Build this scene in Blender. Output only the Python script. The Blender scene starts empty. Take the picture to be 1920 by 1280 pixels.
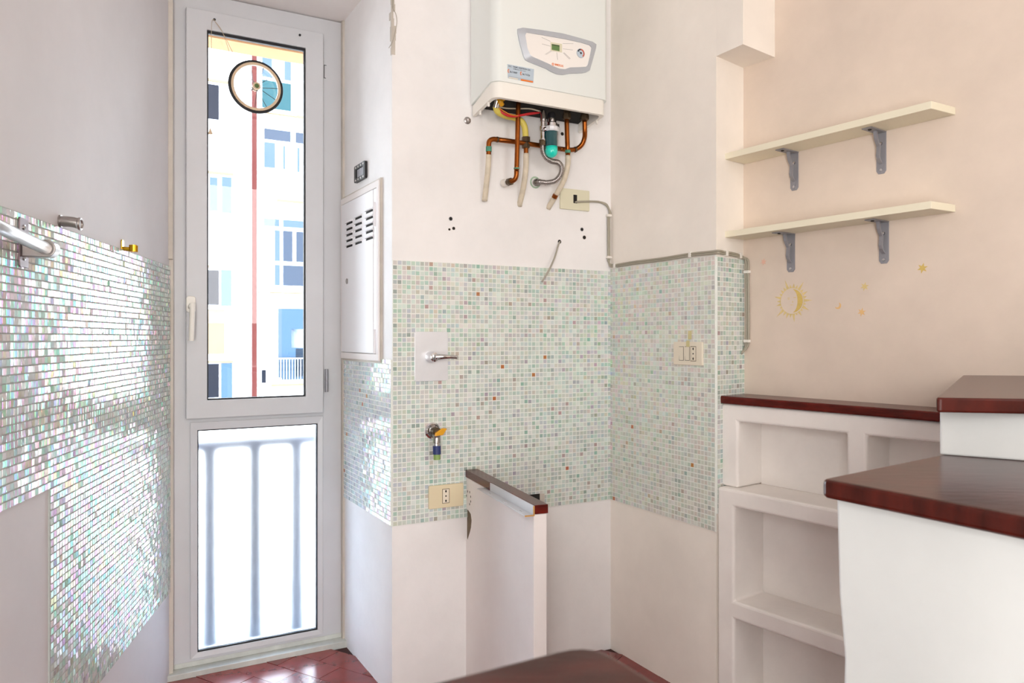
import bpy, bmesh, math, random
from mathutils import Vector
C = bpy.context.scene.collection
random.seed(7)
SC = bpy.context.scene

# ------------------------------------------------------------------ camera, sky, sun, lamps, exposure
F0, CX, HY, EYE = 1420.0, 960.0, 632.0, 1.14
cam = bpy.data.cameras.new('camera'); camo = bpy.data.objects.new('camera', cam); C.objects.link(camo)
camo.location = (0, 0, EYE); camo.rotation_euler = (math.pi/2, 0, 0)
cam.sensor_width = 36; cam.lens = F0/1920*36; cam.shift_y = -8/1920
cam.clip_start = 0.02; cam.clip_end = 300
cam.dof.use_dof = True; cam.dof.focus_distance = 2.4; cam.dof.aperture_fstop = 9
SC.camera = camo

w = bpy.data.worlds.new('sky'); SC.world = w; w.use_nodes = True
bg = w.node_tree.nodes['Background']; bg.inputs[0].default_value = (0.58, 0.75, 1.0, 1); bg.inputs[1].default_value = 11.0
def lamp(name, typ, loc, target, energy, color, **kw):
    l = bpy.data.lights.new(name, typ); l.energy = energy; l.color = color
    for k, v in kw.items(): setattr(l, k, v)
    o = bpy.data.objects.new(name, l); C.objects.link(o); o.location = loc
    o.rotation_euler = (Vector(target)-Vector(loc)).to_track_quat('-Z', 'Y').to_euler()
    return o
lamp('sun', 'SUN', (0, 0, 20), (-4.9, 8.7, 10.5), 4.0, (1.0, 0.96, 0.90), angle=0.01)
lamp('rear_window_light', 'AREA', (1.9, -1.2, 1.9), (0.1, 2.5, 0.7), 21, (1.0, 0.985, 0.96), shape='RECTANGLE', size=1.0, size_y=1.3)
lamp('rear_doorway_light', 'AREA', (-0.12, -1.25, 1.05), (0.6, 2.3, 0.8), 44, (1.0, 0.985, 0.96), shape='RECTANGLE', size=0.6, size_y=1.7)
SC.view_settings.view_transform = 'Standard'
SC.view_settings.look = 'None'
SC.view_settings.exposure = 0.48
SC.view_settings.gamma = 1.0
SC.view_settings.use_curve_mapping = False
SC.cycles.use_denoising = True
SC.cycles.max_bounces = 10; SC.cycles.diffuse_bounces = 6; SC.cycles.transparent_max_bounces = 12
SC.cycles.sample_clamp_indirect = 8

# ------------------------------------------------------------------ helpers
def lin(h):
    h = h.lstrip('#'); r = [int(h[i:i+2], 16)/255 for i in (0, 2, 4)]
    return tuple((x/12.92 if x <= 0.04045 else ((x+0.055)/1.055)**2.4) for x in r)

def mat(name, col, rough=0.6, metal=0.0, noise=0.0, nscale=8.0, bump=0.0, bscale=40.0, coat=0.0, col2=None, spec=0.5, stretch=(1, 1, 1)):
    m = bpy.data.materials.new(name); m.use_nodes = True
    nt = m.node_tree; b = nt.nodes['Principled BSDF']
    a = lin(col) if isinstance(col, str) else col
    b.inputs['Base Color'].default_value = (*a, 1)
    b.inputs['Roughness'].default_value = rough; b.inputs['Metallic'].default_value = metal
    b.inputs['Coat Weight'].default_value = coat; b.inputs['Coat Roughness'].default_value = 0.08
    b.inputs['Specular IOR Level'].default_value = spec
    tc = nt.nodes.new('ShaderNodeTexCoord')
    mp = nt.nodes.new('ShaderNodeMapping'); mp.inputs['Scale'].default_value = stretch
    nt.links.new(tc.outputs['Object'], mp.inputs[0])
    if noise > 0 or col2:
        n = nt.nodes.new('ShaderNodeTexNoise'); n.inputs['Scale'].default_value = nscale; n.inputs['Detail'].default_value = 6
        n.inputs['Roughness'].default_value = 0.62
        nt.links.new(mp.outputs[0], n.inputs['Vector'])
        r = nt.nodes.new('ShaderNodeValToRGB'); r.color_ramp.elements[0].position = 0.35; r.color_ramp.elements[1].position = 0.68
        c2 = lin(col2) if col2 else tuple(x*(1-noise) for x in a)
        r.color_ramp.elements[0].color = (*c2, 1); r.color_ramp.elements[1].color = (*a, 1)
        nt.links.new(n.outputs[0], r.inputs[0]); nt.links.new(r.outputs[0], b.inputs['Base Color'])
    if bump > 0:
        n2 = nt.nodes.new('ShaderNodeTexNoise'); n2.inputs['Scale'].default_value = bscale; n2.inputs['Detail'].default_value = 5
        nt.links.new(mp.outputs[0], n2.inputs['Vector'])
        bp = nt.nodes.new('ShaderNodeBump'); bp.inputs['Strength'].default_value = bump; bp.inputs['Distance'].default_value = 0.004
        nt.links.new(n2.outputs[0], bp.inputs['Height']); nt.links.new(bp.outputs[0], b.inputs['Normal'])
    return m

def glass_mat(name, tint=(1, 1, 1), refl=0.08):
    m = bpy.data.materials.new(name); m.use_nodes = True; nt = m.node_tree; nt.nodes.clear()
    o = nt.nodes.new('ShaderNodeOutputMaterial'); mx = nt.nodes.new('ShaderNodeMixShader')
    t = nt.nodes.new('ShaderNodeBsdfTransparent'); t.inputs[0].default_value = (*tint, 1)
    g = nt.nodes.new('ShaderNodeBsdfGlossy'); g.inputs['Roughness'].default_value = 0.01
    fr = nt.nodes.new('ShaderNodeFresnel'); fr.inputs[0].default_value = 1.45
    nt.links.new(fr.outputs[0], mx.inputs[0]); nt.links.new(t.outputs[0], mx.inputs[1]); nt.links.new(g.outputs[0], mx.inputs[2])
    nt.links.new(mx.outputs[0], o.inputs[0]); return m

class Wall:
    """a vertical plane: p0 and direction in plan, k = offset towards the room"""
    def __init__(self, p0, d, n):
        self.p = Vector((p0[0], p0[1])); self.d = Vector((d[0], d[1])).normalized()
        nn = Vector((-self.d.y, self.d.x))
        self.n = nn if nn.dot(Vector(n)) > 0 else -nn
    def T(self, s, k, z):
        q = self.p + self.d*s + self.n*k
        return Vector((q.x, q.y, z))
    def hit(self, px, py, k=0.0):
        r = Vector(((px-CX)/F0, 1.0)); p = self.p + self.n*k
        t = p.dot(self.n)/r.dot(self.n)
        q = r*t
        return (q-p).dot(self.d), EYE-(py-HY)/F0*t
    def P(self, px, py, k=0.0):
        s, z = self.hit(px, py, k); return self.T(s, k, z)

class MB:
    def __init__(self): self.v = []; self.f = []
    def poly_prism(self, lo, hi):
        n = len(lo); b = len(self.v); self.v += [Vector(p) for p in lo]+[Vector(p) for p in hi]
        self.f.append(list(range(b, b+n))); self.f.append(list(range(b+2*n-1, b+n-1, -1)))
        for i in range(n):
            j = (i+1) % n; self.f.append([b+i, b+n+i, b+n+j, b+j])
        return self
    def box(self, T, s0, s1, k0, k1, z0, z1):
        return self.poly_prism([T(s0, k0, z0), T(s1, k0, z0), T(s1, k1, z0), T(s0, k1, z0)],
                               [T(s0, k0, z1), T(s1, k0, z1), T(s1, k1, z1), T(s0, k1, z1)])
    def prism(self, T, pts, k0, k1):
        return self.poly_prism([T(s, k0, z) for s, z in pts], [T(s, k1, z) for s, z in pts])
    def plan(self, pts, z0, z1):
        return self.poly_prism([Vector((x, y, z0)) for x, y in pts], [Vector((x, y, z1)) for x, y in pts])
    def ring(self, T, o, i, k0, k1, ki=None):
        n = len(o); b = len(self.v); ki = k1 if ki is None else ki
        self.v += [T(s, k0, z) for s, z in o]+[T(s, k1, z) for s, z in o]+[T(s, ki, z) for s, z in i]+[T(s, k0, z) for s, z in i]
        for a in range(n):
            c = (a+1) % n
            for r in range(4):
                q = (r+1) % 4
                self.f.append([b+r*n+a, b+r*n+c, b+q*n+c, b+q*n+a])
        return self
    def lathe(self, origin, axis, prof, seg=20, caps=True):
        axis = Vector(axis).normalized(); u = axis.orthogonal().normalized(); v = axis.cross(u); o = Vector(origin)
        b = len(self.v)
        for r, h in prof:
            for a in range(seg):
                t = 2*math.pi*a/seg; self.v.append(o+axis*h+(u*math.cos(t)+v*math.sin(t))*max(r, 1e-5))
        for i in range(len(prof)-1):
            for a in range(seg):
                c = (a+1) % seg; self.f.append([b+i*seg+a, b+i*seg+c, b+(i+1)*seg+c, b+(i+1)*seg+a])
        if caps:
            self.f.append([b+a for a in range(seg)][::-1]); e = b+(len(prof)-1)*seg; self.f.append([e+a for a in range(seg)])
        return self
    def tube(self, pts, r, seg=10, sub=6, radii=None):
        P = spline(pts, sub); n = len(P); b = len(self.v)
        t0 = (P[1]-P[0]).normalized(); u = t0.orthogonal().normalized()
        for i in range(n):
            t = (P[min(i+1, n-1)]-P[max(i-1, 0)]).normalized()
            u = (u-t*u.dot(t)).normalized(); v = t.cross(u)
            rr = r if radii is None else radii(i, n)
            for a in range(seg):
                g = 2*math.pi*a/seg; self.v.append(P[i]+(u*math.cos(g)+v*math.sin(g))*rr)
        for i in range(n-1):
            for a in range(seg):
                c = (a+1) % seg; self.f.append([b+i*seg+a, b+i*seg+c, b+(i+1)*seg+c, b+(i+1)*seg+a])
        self.f.append([b+a for a in range(seg)][::-1]); e = b+(n-1)*seg; self.f.append([e+a for a in range(seg)])
        return self
    def cells(self, T, ss, zs, solid, k0, k1):
        ns, nz = len(ss)-1, len(zs)-1; idx = {}
        def V(i, j, k):
            if (i, j, k) not in idx:
                idx[(i, j, k)] = len(self.v); self.v.append(T(ss[i], (k0, k1)[k], zs[j]))
            return idx[(i, j, k)]
        S = lambda i, j: 0 <= i < ns and 0 <= j < nz and solid(i, j)
        for i in range(ns):
            for j in range(nz):
                if not S(i, j): continue
                self.f.append([V(i, j, 1), V(i+1, j, 1), V(i+1, j+1, 1), V(i, j+1, 1)])
                self.f.append([V(i, j, 0), V(i, j+1, 0), V(i+1, j+1, 0), V(i+1, j, 0)])
                if not S(i-1, j): self.f.append([V(i, j, 0), V(i, j, 1), V(i, j+1, 1), V(i, j+1, 0)])
                if not S(i+1, j): self.f.append([V(i+1, j, 1), V(i+1, j, 0), V(i+1, j+1, 0), V(i+1, j+1, 1)])
                if not S(i, j-1): self.f.append([V(i, j, 0), V(i+1, j, 0), V(i+1, j, 1), V(i, j, 1)])
                if not S(i, j+1): self.f.append([V(i, j+1, 1), V(i+1, j+1, 1), V(i+1, j+1, 0), V(i, j+1, 0)])
        return self
    def build(self, name, m, parent=None, bevel=0.0, seg=2, smooth=False, label=None, cat=None, group=None, kind=None, recalc=True):
        lo = Vector((min(p.x for p in self.v), min(p.y for p in self.v), min(p.z for p in self.v)))
        hi = Vector((max(p.x for p in self.v), max(p.y for p in self.v), max(p.z for p in self.v)))
        org = Vector(((lo.x+hi.x)/2, (lo.y+hi.y)/2, lo.z))
        me = bpy.data.meshes.new(name); me.from_pydata([p-org for p in self.v], [], self.f)
        if recalc:
            bm = bmesh.new(); bm.from_mesh(me); bmesh.ops.recalc_face_normals(bm, faces=bm.faces); bm.to_mesh(me); bm.free()
        me.materials.append(m)
        o = bpy.data.objects.new(name, me); C.objects.link(o)
        if parent is not None:
            o.parent = parent; o.location = org-WORLD(parent)
        else: o.location = org
        o['_w'] = list(org)
        if smooth:
            for p in me.polygons: p.use_smooth = True
            if smooth != 'all':
                md = o.modifiers.new('edges', 'EDGE_SPLIT'); md.split_angle = math.radians(40)
        if bevel > 0:
            md = o.modifiers.new('bevel', 'BEVEL'); md.width = bevel; md.segments = seg; md.limit_method = 'ANGLE'; md.angle_limit = math.radians(35)
        tag(o, label, cat, group, kind)
        return o

def WORLD(o): return Vector(o['_w'])
def tag(o, label=None, cat=None, group=None, kind=None):
    if label: o['label'] = label
    if cat: o['category'] = cat
    if group: o['group'] = group
    if kind: o['kind'] = kind
def thing(name, loc, label=None, cat=None, group=None, kind=None):
    o = bpy.data.objects.new(name, None); C.objects.link(o); o.empty_display_size = 0.05
    o.location = loc; o['_w'] = list(loc); tag(o, label, cat, group, kind); return o

def spline(pts, sub):
    pts = [Vector(p) for p in pts]
    if sub <= 1 or len(pts) < 3: return pts
    P = [2*pts[0]-pts[1]]+pts+[2*pts[-1]-pts[-2]]; out = []
    for i in range(1, len(P)-2):
        a, b, c, d = P[i-1], P[i], P[i+1], P[i+2]
        for k in range(sub):
            t = k/sub
            out.append(0.5*((2*b)+(c-a)*t+(2*a-5*b+4*c-d)*t*t+(3*b-a-3*c+d)*t*t*t))
    out.append(pts[-1]); return out

def rrect(s0, s1, z0, z1, r, n=4):
    out = []
    for cx, cz, a0 in ((s1-r, z1-r, 0), (s0+r, z1-r, 90), (s0+r, z0+r, 180), (s1-r, z0+r, 270)):
        for i in range(n+1):
            a = math.radians(a0+90*i/n); out.append((cx+r*math.cos(a), cz+r*math.sin(a)))
    return out
def disc(s, z, r, n=14, rz=None):
    rz = rz or r
    return [(s+r*math.cos(2*math.pi*i/n), z+rz*math.sin(2*math.pi*i/n)) for i in range(n)]

def text_mesh(name, txt, T, s, z, k, h, m, parent, flip=False, width=None, bold=0.0, align='LEFT'):
    cu = bpy.data.curves.new(name, 'FONT'); cu.body = txt; cu.size = 1; cu.align_x = align; cu.offset = bold; cu.resolution_u = 2
    ob = bpy.data.objects.new(name, cu); C.objects.link(ob)
    bpy.context.view_layer.update()
    me = bpy.data.meshes.new_from_object(ob.evaluated_get(bpy.context.evaluated_depsgraph_get()))
    bpy.data.objects.remove(ob)
    xs = [v.co.x for v in me.vertices]; wd = (max(xs)-min(xs)) or 1
    sx = width/wd if width else h*1.35
    mb = MB(); sg = -1 if flip else 1
    mb.v = [T(s+sg*v.co.x*sx, k, z+v.co.y*h*1.35) for v in me.vertices]
    mb.f = [list(p.vertices) for p in me.polygons]
    bpy.data.meshes.remove(me)
    return mb.build(name, m, parent, recalc=False)

# ------------------------------------------------------------------ plan of the room (metres; camera stands at 0,0)
E = (-0.638, 2.848); PL = (-1.150, 2.561)
A = (-0.3777, 2.384); B = (0.363, 2.786); CC = (0.625, 2.318); D = (0.7396, 2.42)
U = (0.646, 2.337); C2 = (0.678, 2.2235); FF = (0.808, 2.328)
WL = Wall(PL, (0.190, -1), (1, 0))              # left wall, s towards the camera
WD = Wall(E, (-0.872, -0.489), (0.489, -0.872)) # door plane, s towards the left wall
WJ = Wall(A, (E[0]-A[0], E[1]-A[1]), (-1, -0.5))  # jamb beside the door, s into the recess
WB = Wall(A, (B[0]-A[0], B[1]-A[1]), (0.4, -1))   # back wall, s to the right
WR = Wall(B, (CC[0]-B[0], CC[1]-B[1]), (-1, -0.5))  # right wall, s towards the camera
WC = Wall(CC, (D[0]-CC[0], D[1]-CC[1]), (0.5, -1))  # short return face of the right wall
WS = Wall(D, (0.746, -1), (-1, -0.7))            # wall with the shelves
WU = Wall(U, (0.746, -1), (-1, -0.7))            # front of the masonry shelves
WF = Wall((-8.45, 25.0), (0.872, 0.489), (0.489, -0.872))  # house across the courtyard
BAND0, BAND1 = 0.545, 1.383

# ------------------------------------------------------------------ materials
M = {}
M['plaster'] = mat('white_plaster', '#efe9e6', 0.75, noise=0.07, nscale=3.5, bump=0.25, bscale=14)
M['plaster_back'] = mat('plaster_back', '#efedec', 0.75, noise=0.08, nscale=4, bump=0.3, bscale=18)
M['plaster_warm'] = mat('plaster_warm', '#f5eee5', 0.75, noise=0.09, nscale=3, bump=0.3, bscale=16)
M['plaster_peach'] = mat('plaster_peach', '#dfcfc0', 0.8, noise=0.10, nscale=4, bump=0.35, bscale=16)
M['plaster_left'] = mat('plaster_left', '#d7d4d6', 0.7, noise=0.08, nscale=3, bump=0.2, bscale=12)
M['masonry'] = mat('painted_masonry', '#f5f0eb', 0.8, noise=0.07, nscale=6, bump=0.4, bscale=22)
M['cab_white'] = mat('cabinet_paint', '#eceaec', 0.45)
M['panel_white'] = mat('painted_panel', '#d2d4d2', 0.7, noise=0.06, nscale=5, bump=0.3, bscale=16)
M['bare'] = mat('bare_plaster', '#7d6c56', 0.9, noise=0.3, nscale=40, bump=0.5, bscale=60)
M['upvc'] = mat('door_paint', '#c9cacd', 0.38, noise=0.04, nscale=6)
M['trim'] = mat('trim_paint', '#cdc5ba', 0.7, noise=0.18, nscale=9, bump=0.4, bscale=50)
M['gasket'] = mat('black_gasket', '#15151a', 0.6)
M['marble'] = mat('marble', '#cfd2cc', 0.35, noise=0.25, nscale=9)
M['terracotta'] = mat('red_floor_tile', '#862826', 0.22, noise=0.3, nscale=14, coat=0.3)
M['terracotta2'] = mat('red_floor_tile_dark', '#7b2322', 0.25, noise=0.3, nscale=14, coat=0.3)
M['joint'] = mat('floor_joint', '#3d1b18', 0.8)
M['grout'] = mat('pale_grout', '#e3e6e0', 0.85)
M['grout_shade'] = mat('shaded_grout', '#a3a7a4', 0.85)  # same pale grout, greyed to paint in the shade between the left tiles
M['wood'] = mat('mahogany', '#6a1a10', 0.25, col2='#44100a', nscale=10, coat=0.0, spec=0.35, stretch=(1, 1, 6), bump=0.06, bscale=30)
M['wood_top'] = mat('mahogany_top', '#521b13', 0.24, col2='#34100a', nscale=7, coat=0.0, spec=0.3, stretch=(2, 5, 1), bump=0.1, bscale=12)
M['raw_wood'] = mat('raw_wood', '#c99a55', 0.6, noise=0.2, nscale=20)
M['steel'] = mat('brushed_steel', '#a9a3a0', 0.32, 1.0)
M['dark_steel'] = mat('dark_reflection_steel', '#77696a', 0.35, 0.9)  # steel with the rail plate's dark reflection put into its colour
M['chrome'] = mat('chrome', '#d8d8da', 0.08, 1.0)
M['plate_steel'] = mat('satin_plate', '#e4e6ea', 0.35, 0.3, noise=0.08, nscale=12)
M['grey_metal'] = mat('grey_bracket_metal', '#94949a', 0.45, 0.35)
M['brass'] = mat('gold_brass', '#c49a2a', 0.2, 1.0)
M['copper'] = mat('copper', '#a35a22', 0.32, 0.9, noise=0.35, nscale=30)
M['old_brass'] = mat('tarnished_brass', '#6b5a45', 0.45, 0.8, noise=0.4, nscale=60)
M['stain'] = mat('pale_green_stain', '#b5cdb4', 0.85, noise=0.3, nscale=80)
M['verdigris'] = mat('verdigris', '#559a80', 0.8, noise=0.3, nscale=90)
M['sleeve'] = mat('painted_pipe', '#ddd1bb', 0.65, noise=0.2, nscale=30)
M['gas_yellow'] = mat('gas_yellow', '#d9c75c', 0.5)
M['lever_yellow'] = mat('lever_yellow', '#d99c18', 0.35)
M['red_wire'] = mat('red_wire', '#c21f24', 0.4)
M['orange_wire'] = mat('orange_wire', '#d5802c', 0.4)
M['white_wire'] = mat('white_wire', '#cfc4ae', 0.5)
M['grey_cable'] = mat('grey_cable', '#a49f92', 0.5)
M['cream_cable'] = mat('cream_cable', '#a19b8b', 0.5)
M['clip'] = mat('white_clip', '#e6e2da', 0.5)
M['boiler'] = mat('boiler_white', '#e6ebe8', 0.28, coat=0.3)
M['boiler_cream'] = mat('boiler_cream', '#efece4', 0.4)
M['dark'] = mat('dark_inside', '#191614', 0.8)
M['black'] = mat('black_plastic', '#1c1b1e', 0.4)
M['silver'] = mat('silver_plastic', '#bcc1c8', 0.35, 0.25)
M['panel_face'] = mat('panel_face', '#efebe6', 0.4)
M['lcd'] = mat('lcd_green', '#5f7f4a', 0.3)
M['lcd_dark'] = mat('lcd_dark', '#3d5030', 0.3)
M['ink'] = mat('grey_ink', '#9d9b98', 0.6)
M['ink_pale'] = mat('pale_ink', '#d6d3cf', 0.6)
M['ink_dark'] = mat('dark_ink', '#2b2d38', 0.6)
M['orange_ink'] = mat('orange_ink', '#e5761c', 0.6)
M['red_ink'] = mat('red_ink', '#c75a3e', 0.6)
M['sticker'] = mat('sticker_blue', '#b9c8d4', 0.4)
M['ivory'] = mat('ivory_plastic', '#dccfae', 0.38)
M['ivory2'] = mat('pale_ivory_plastic', '#e3d9c6', 0.38)
M['ivory3'] = mat('grey_ivory_plastic', '#d9d5bb', 0.4)
M['shelf'] = mat('cream_laminate', '#e6dfc8', 0.45, noise=0.03)
M['teal'] = mat('teal_bowl', '#16d6c2', 0.15, coat=0.5)
M['teal_dark'] = mat('teal_bowl_dark', '#0c4a50', 0.1, coat=0.6)
M['hose_blue'] = mat('blue_hose', '#26346b', 0.5)
M['hose_green'] = mat('green_hose', '#86a35c', 0.55)
M['tape'] = mat('masking_tape', '#c9bf8c', 0.6)
M['sun_paint'] = mat('ochre_paint', '#e3cc8e', 0.8, noise=0.18, nscale=60)
M['sun_paint2'] = mat('strong_ochre_paint', '#dcbf6c', 0.8, noise=0.2, nscale=60)
M['pink_paint'] = mat('pink_star_paint', '#e2b6a2', 0.8)
M['peach_star'] = mat('peach_star_paint', '#e2ba80', 0.8)
M['tyre'] = mat('black_rubber', '#17181b', 0.6)
M['rim'] = mat('cream_rim', '#cdb496', 0.4)
M['spoke'] = mat('steel_spoke', '#5f5c58', 0.4, 0.5)
M['string'] = mat('string', '#b3a08a', 0.8)
M['hub_green'] = mat('green_hub', '#4f6b34', 0.5)
M['facade'] = mat('facade_plaster', '#efe4d4', 0.8, spec=0.05, noise=0.06, nscale=0.8)
M['facade_peach'] = mat('facade_peach', '#7a6246', 0.8, spec=0.05, noise=0.1, nscale=1.5)
M['facade_white'] = mat('facade_white', '#f4f4f2', 0.8, spec=0.05)
M['win_dark'] = mat('dark_pane', '#15161a', 0.8, spec=0.05)
M['win_grey'] = mat('grey_pane', '#32363c', 0.8, spec=0.05)
M['win_blue'] = mat('pale_blue_pane', '#3f484f', 0.8, spec=0.05)
M['shutter'] = mat('blue_shutter', '#354450', 0.8, spec=0.05)
M['downpipe'] = mat('red_downpipe', '#47211c', 0.8, spec=0.05)
M['awning'] = mat('teal_awning', '#223a3a', 0.8, spec=0.05)
M['lintel'] = mat('orange_render', '#96693f', 0.9, noise=0.1)
M['railing'] = mat('railing_paint', '#5a5f70', 0.5)
M['balcony'] = mat('balcony_floor', '#cfcac2', 0.8)
M['glass'] = glass_mat('clear_glass')
M['film'] = glass_mat('thin_film')

def frosted():
    m = bpy.data.materials.new('frosted_glass'); m.use_nodes = True
    b = m.node_tree.nodes['Principled BSDF']
    b.inputs['Base Color'].default_value = (0.97, 0.98, 1, 1); b.inputs['Roughness'].default_value = 0.42
    b.inputs['Transmission Weight'].default_value = 1.0; b.inputs['IOR'].default_value = 1.3
    return m
M['frosted'] = frosted()

def mosaic_mat(name, film, spec):
    m = bpy.data.materials.new(name); m.use_nodes = True; nt = m.node_tree; b = nt.nodes['Principled BSDF']
    at = nt.nodes.new('ShaderNodeAttribute'); at.attribute_name = 'tile'
    nt.links.new(at.outputs['Color'], b.inputs['Base Color'])
    b.inputs['Roughness'].default_value = 0.2; b.inputs['IOR'].default_value = 1.52
    mr = nt.nodes.new('ShaderNodeMapRange'); mr.inputs['To Min'].default_value = 240; mr.inputs['To Max'].default_value = 720
    nt.links.new(at.outputs['Alpha'], mr.inputs['Value']); nt.links.new(mr.outputs[0], b.inputs['Thin Film Thickness'])
    b.inputs['Thin Film IOR'].default_value = film
    b.inputs['Specular IOR Level'].default_value = spec
    return m
M['mosaic'] = mosaic_mat('glass_tile', 1.75, 0.32); M['mosaic_irid'] = mosaic_mat('iridescent_glass_tile', 2.0, 0.26)

# ------------------------------------------------------------------ room shell
def structure(mb, name, m, **kw): return mb.build(name, m, kind='structure', **kw)
def dirp(p, d, t): return (p[0]+d[0]*t, p[1]+d[1]*t)
dBx, dBy = WB.d.x, WB.d.y
per = (-dBy, dBx)
H = 2.85
wall_left = structure(MB().box(WL.T, -0.14, 4.15, -0.12, 0, -0.05, H), 'wall_left', M['plaster_left'])
B2 = dirp(B, (dBx, dBy), 0.1)
E2 = dirp(E, (WJ.d.x, WJ.d.y), 0.12)
wall_back = structure(MB().plan([A, B2, dirp(B2, per, 0.65), E2], -0.05, H), 'wall_back', M['plaster_back'])
t = 0.80; AL = dirp(A, (-dBx, -dBy), t); EL = dirp(E2, (WD.d.x, WD.d.y), 0.72)
structure(MB().plan([A, E2, EL, AL], 2.32, H), 'wall_over_door', M['plaster'])
wall_right = structure(MB().plan([B, CC, D, (1.05, 2.95), dirp(B, per, 0.35)], -0.05, H), 'wall_right', M['plaster_warm'])
structure(MB().plan([CC, C2, FF, D], 2.0, H), 'wall_corbel', M['plaster_warm'])
wall_shelf = structure(MB().box(WS.T, -0.15, 5.0, -0.12, 0, -0.05, H), 'wall_shelf', M['plaster_peach'])
structure(MB().plan([(-0.6, -1.6), (4.2, -1.6), (4.2, -1.5), (-0.6, -1.5)], -0.05, H), 'wall_rear', M['plaster_warm'])
structure(MB().plan([(-1.6, 3.2), (1.2, 3.3), (4.2, -1.6), (-0.7, -1.6)], H, H+0.1), 'ceiling', M['plaster'])
floor = structure(MB().plan([(-1.25, 2.52), (-0.60, 2.90), (1.0, 3.0), (4.1, -1.55), (-0.6, -1.55)], -0.12, -0.006), 'floor', M['joint'])

# floor tiles, laid in a running bond at an angle
fd = Vector((0.18, -0.107)).normalized(); fn = Vector((-fd.y, fd.x)); f0 = Vector((-0.817, 2.632))
def inside_floor(q):
    if (q-WL.p).dot(WL.n) < 0.015: return False
    if (q-WB.p).dot(WB.n) < 0.004 and (q-WJ.p).dot(WJ.n) < 0.004: return False
    if (q-WD.p).dot(WD.n) < 0.055: return False
    if (q-WR.p).dot(WR.n) < 0.004 or (q-WU.p).dot(WU.n) < 0.03: return False
    return q.y > 0.9
TL, TW = 0.20, 0.10
n_ft = 0
ft_mesh = {}
for i in range(-16, 17):
    for j in range(-24, 25):
        s0 = i*TL+(j % 2)*TL/2; c = f0+fd*(s0+TL/2)+fn*(j*TW+TW/2)
        corners = [c+fd*a*TL*0.5+fn*b*TW*0.5 for a, b in ((-1, -1), (1, -1), (1, 1), (-1, 1))]
        if not any(inside_floor(q) for q in corners+[c]): continue
        m = M['terracotta'] if random.random() < 0.6 else M['terracotta2']
        if n_ft >= 295: break
        z1 = random.uniform(-0.001, 0.0005)
        if m.name not in ft_mesh:
            p = [fd*a*(TL*0.5-0.0009)+fn*b*(TW*0.5-0.0009) for a, b in ((-1, -1), (1, -1), (1, 1), (-1, 1))]
            ob = MB().plan([(q.x, q.y) for q in p], -0.008, 0.0).build('floor_tile', m, floor)
            ft_mesh[m.name] = ob.data
        else:
            ob = bpy.data.objects.new('floor_tile', ft_mesh[m.name]); C.objects.link(ob); ob.parent = floor
        ob.location = Vector((c.x, c.y, -0.008+z1))-WORLD(floor)
        n_ft += 1

# ------------------------------------------------------------------ mosaic
PAL = {
 'sea': (['#cad5ce', '#bccbc2', '#d3dad3', '#c4cccb', '#b9c8c0', '#c9d4c9', '#c3d1ce', '#d8ded8', '#b6c5be', '#bcc3c5', '#aec2b8', '#c8cabf', '#d2dbd6', '#c6d2cb'], ['#95b3a7', '#a0aaa4', '#ab9f98', '#a8a9b0']),
 'pale': (['#d3d7cd', '#cbd0c5', '#dcdfd6', '#c6cdc2', '#d6d4c9', '#c3cbc3', '#d9dbd4', '#cdd3cc'], ['#b5bfb2', '#b9b1a3', '#aabab0']),
 'cool': (['#cbd6dc', '#bfcbd3', '#d6dde3', '#c4ccd8', '#b7c6cc', '#d0d4de', '#c6d3d2'], ['#a6b6bd', '#a9adba', '#93a7a8']),
}
def tile_colour(pal):
    a, b = PAL[pal]; r = random.random()
    c = lin('#b5703f') if r < 0.0013 else lin(random.choice(b) if r < 0.06 else random.choice(a))
    f = random.uniform(0.93, 1.05)
    return (min(c[0]*f, 1), min(c[1]*f, 1), min(c[2]*f, 1), random.random())
PITCH = 0.01522
def tile_verts(T, s, z, h, tilt, k0=0.001, kt=0.0042):
    a, b = random.gauss(0, tilt), random.gauss(0, tilt)
    e = h*0.88
    lo = [T(s+x*h, k0, z+y*h) for x, y in ((-1, -1), (1, -1), (1, 1), (-1, 1))]
    hi = [T(s+x*e, kt+a*x+b*y, z+y*e) for x, y in ((-1, -1), (1, -1), (1, 1), (-1, 1))]
    return lo+hi
TF = [(4, 5, 6, 7), (0, 1, 5, 4), (1, 2, 6, 5), (2, 3, 7, 6), (3, 0, 4, 7)]
def set_tile_attr(me, cols):
    at = me.color_attributes.new('tile', 'FLOAT_COLOR', 'CORNER')
    flat = []
    for c in cols: flat += list(c)*20
    at.data.foreach_set('color', flat)
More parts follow.
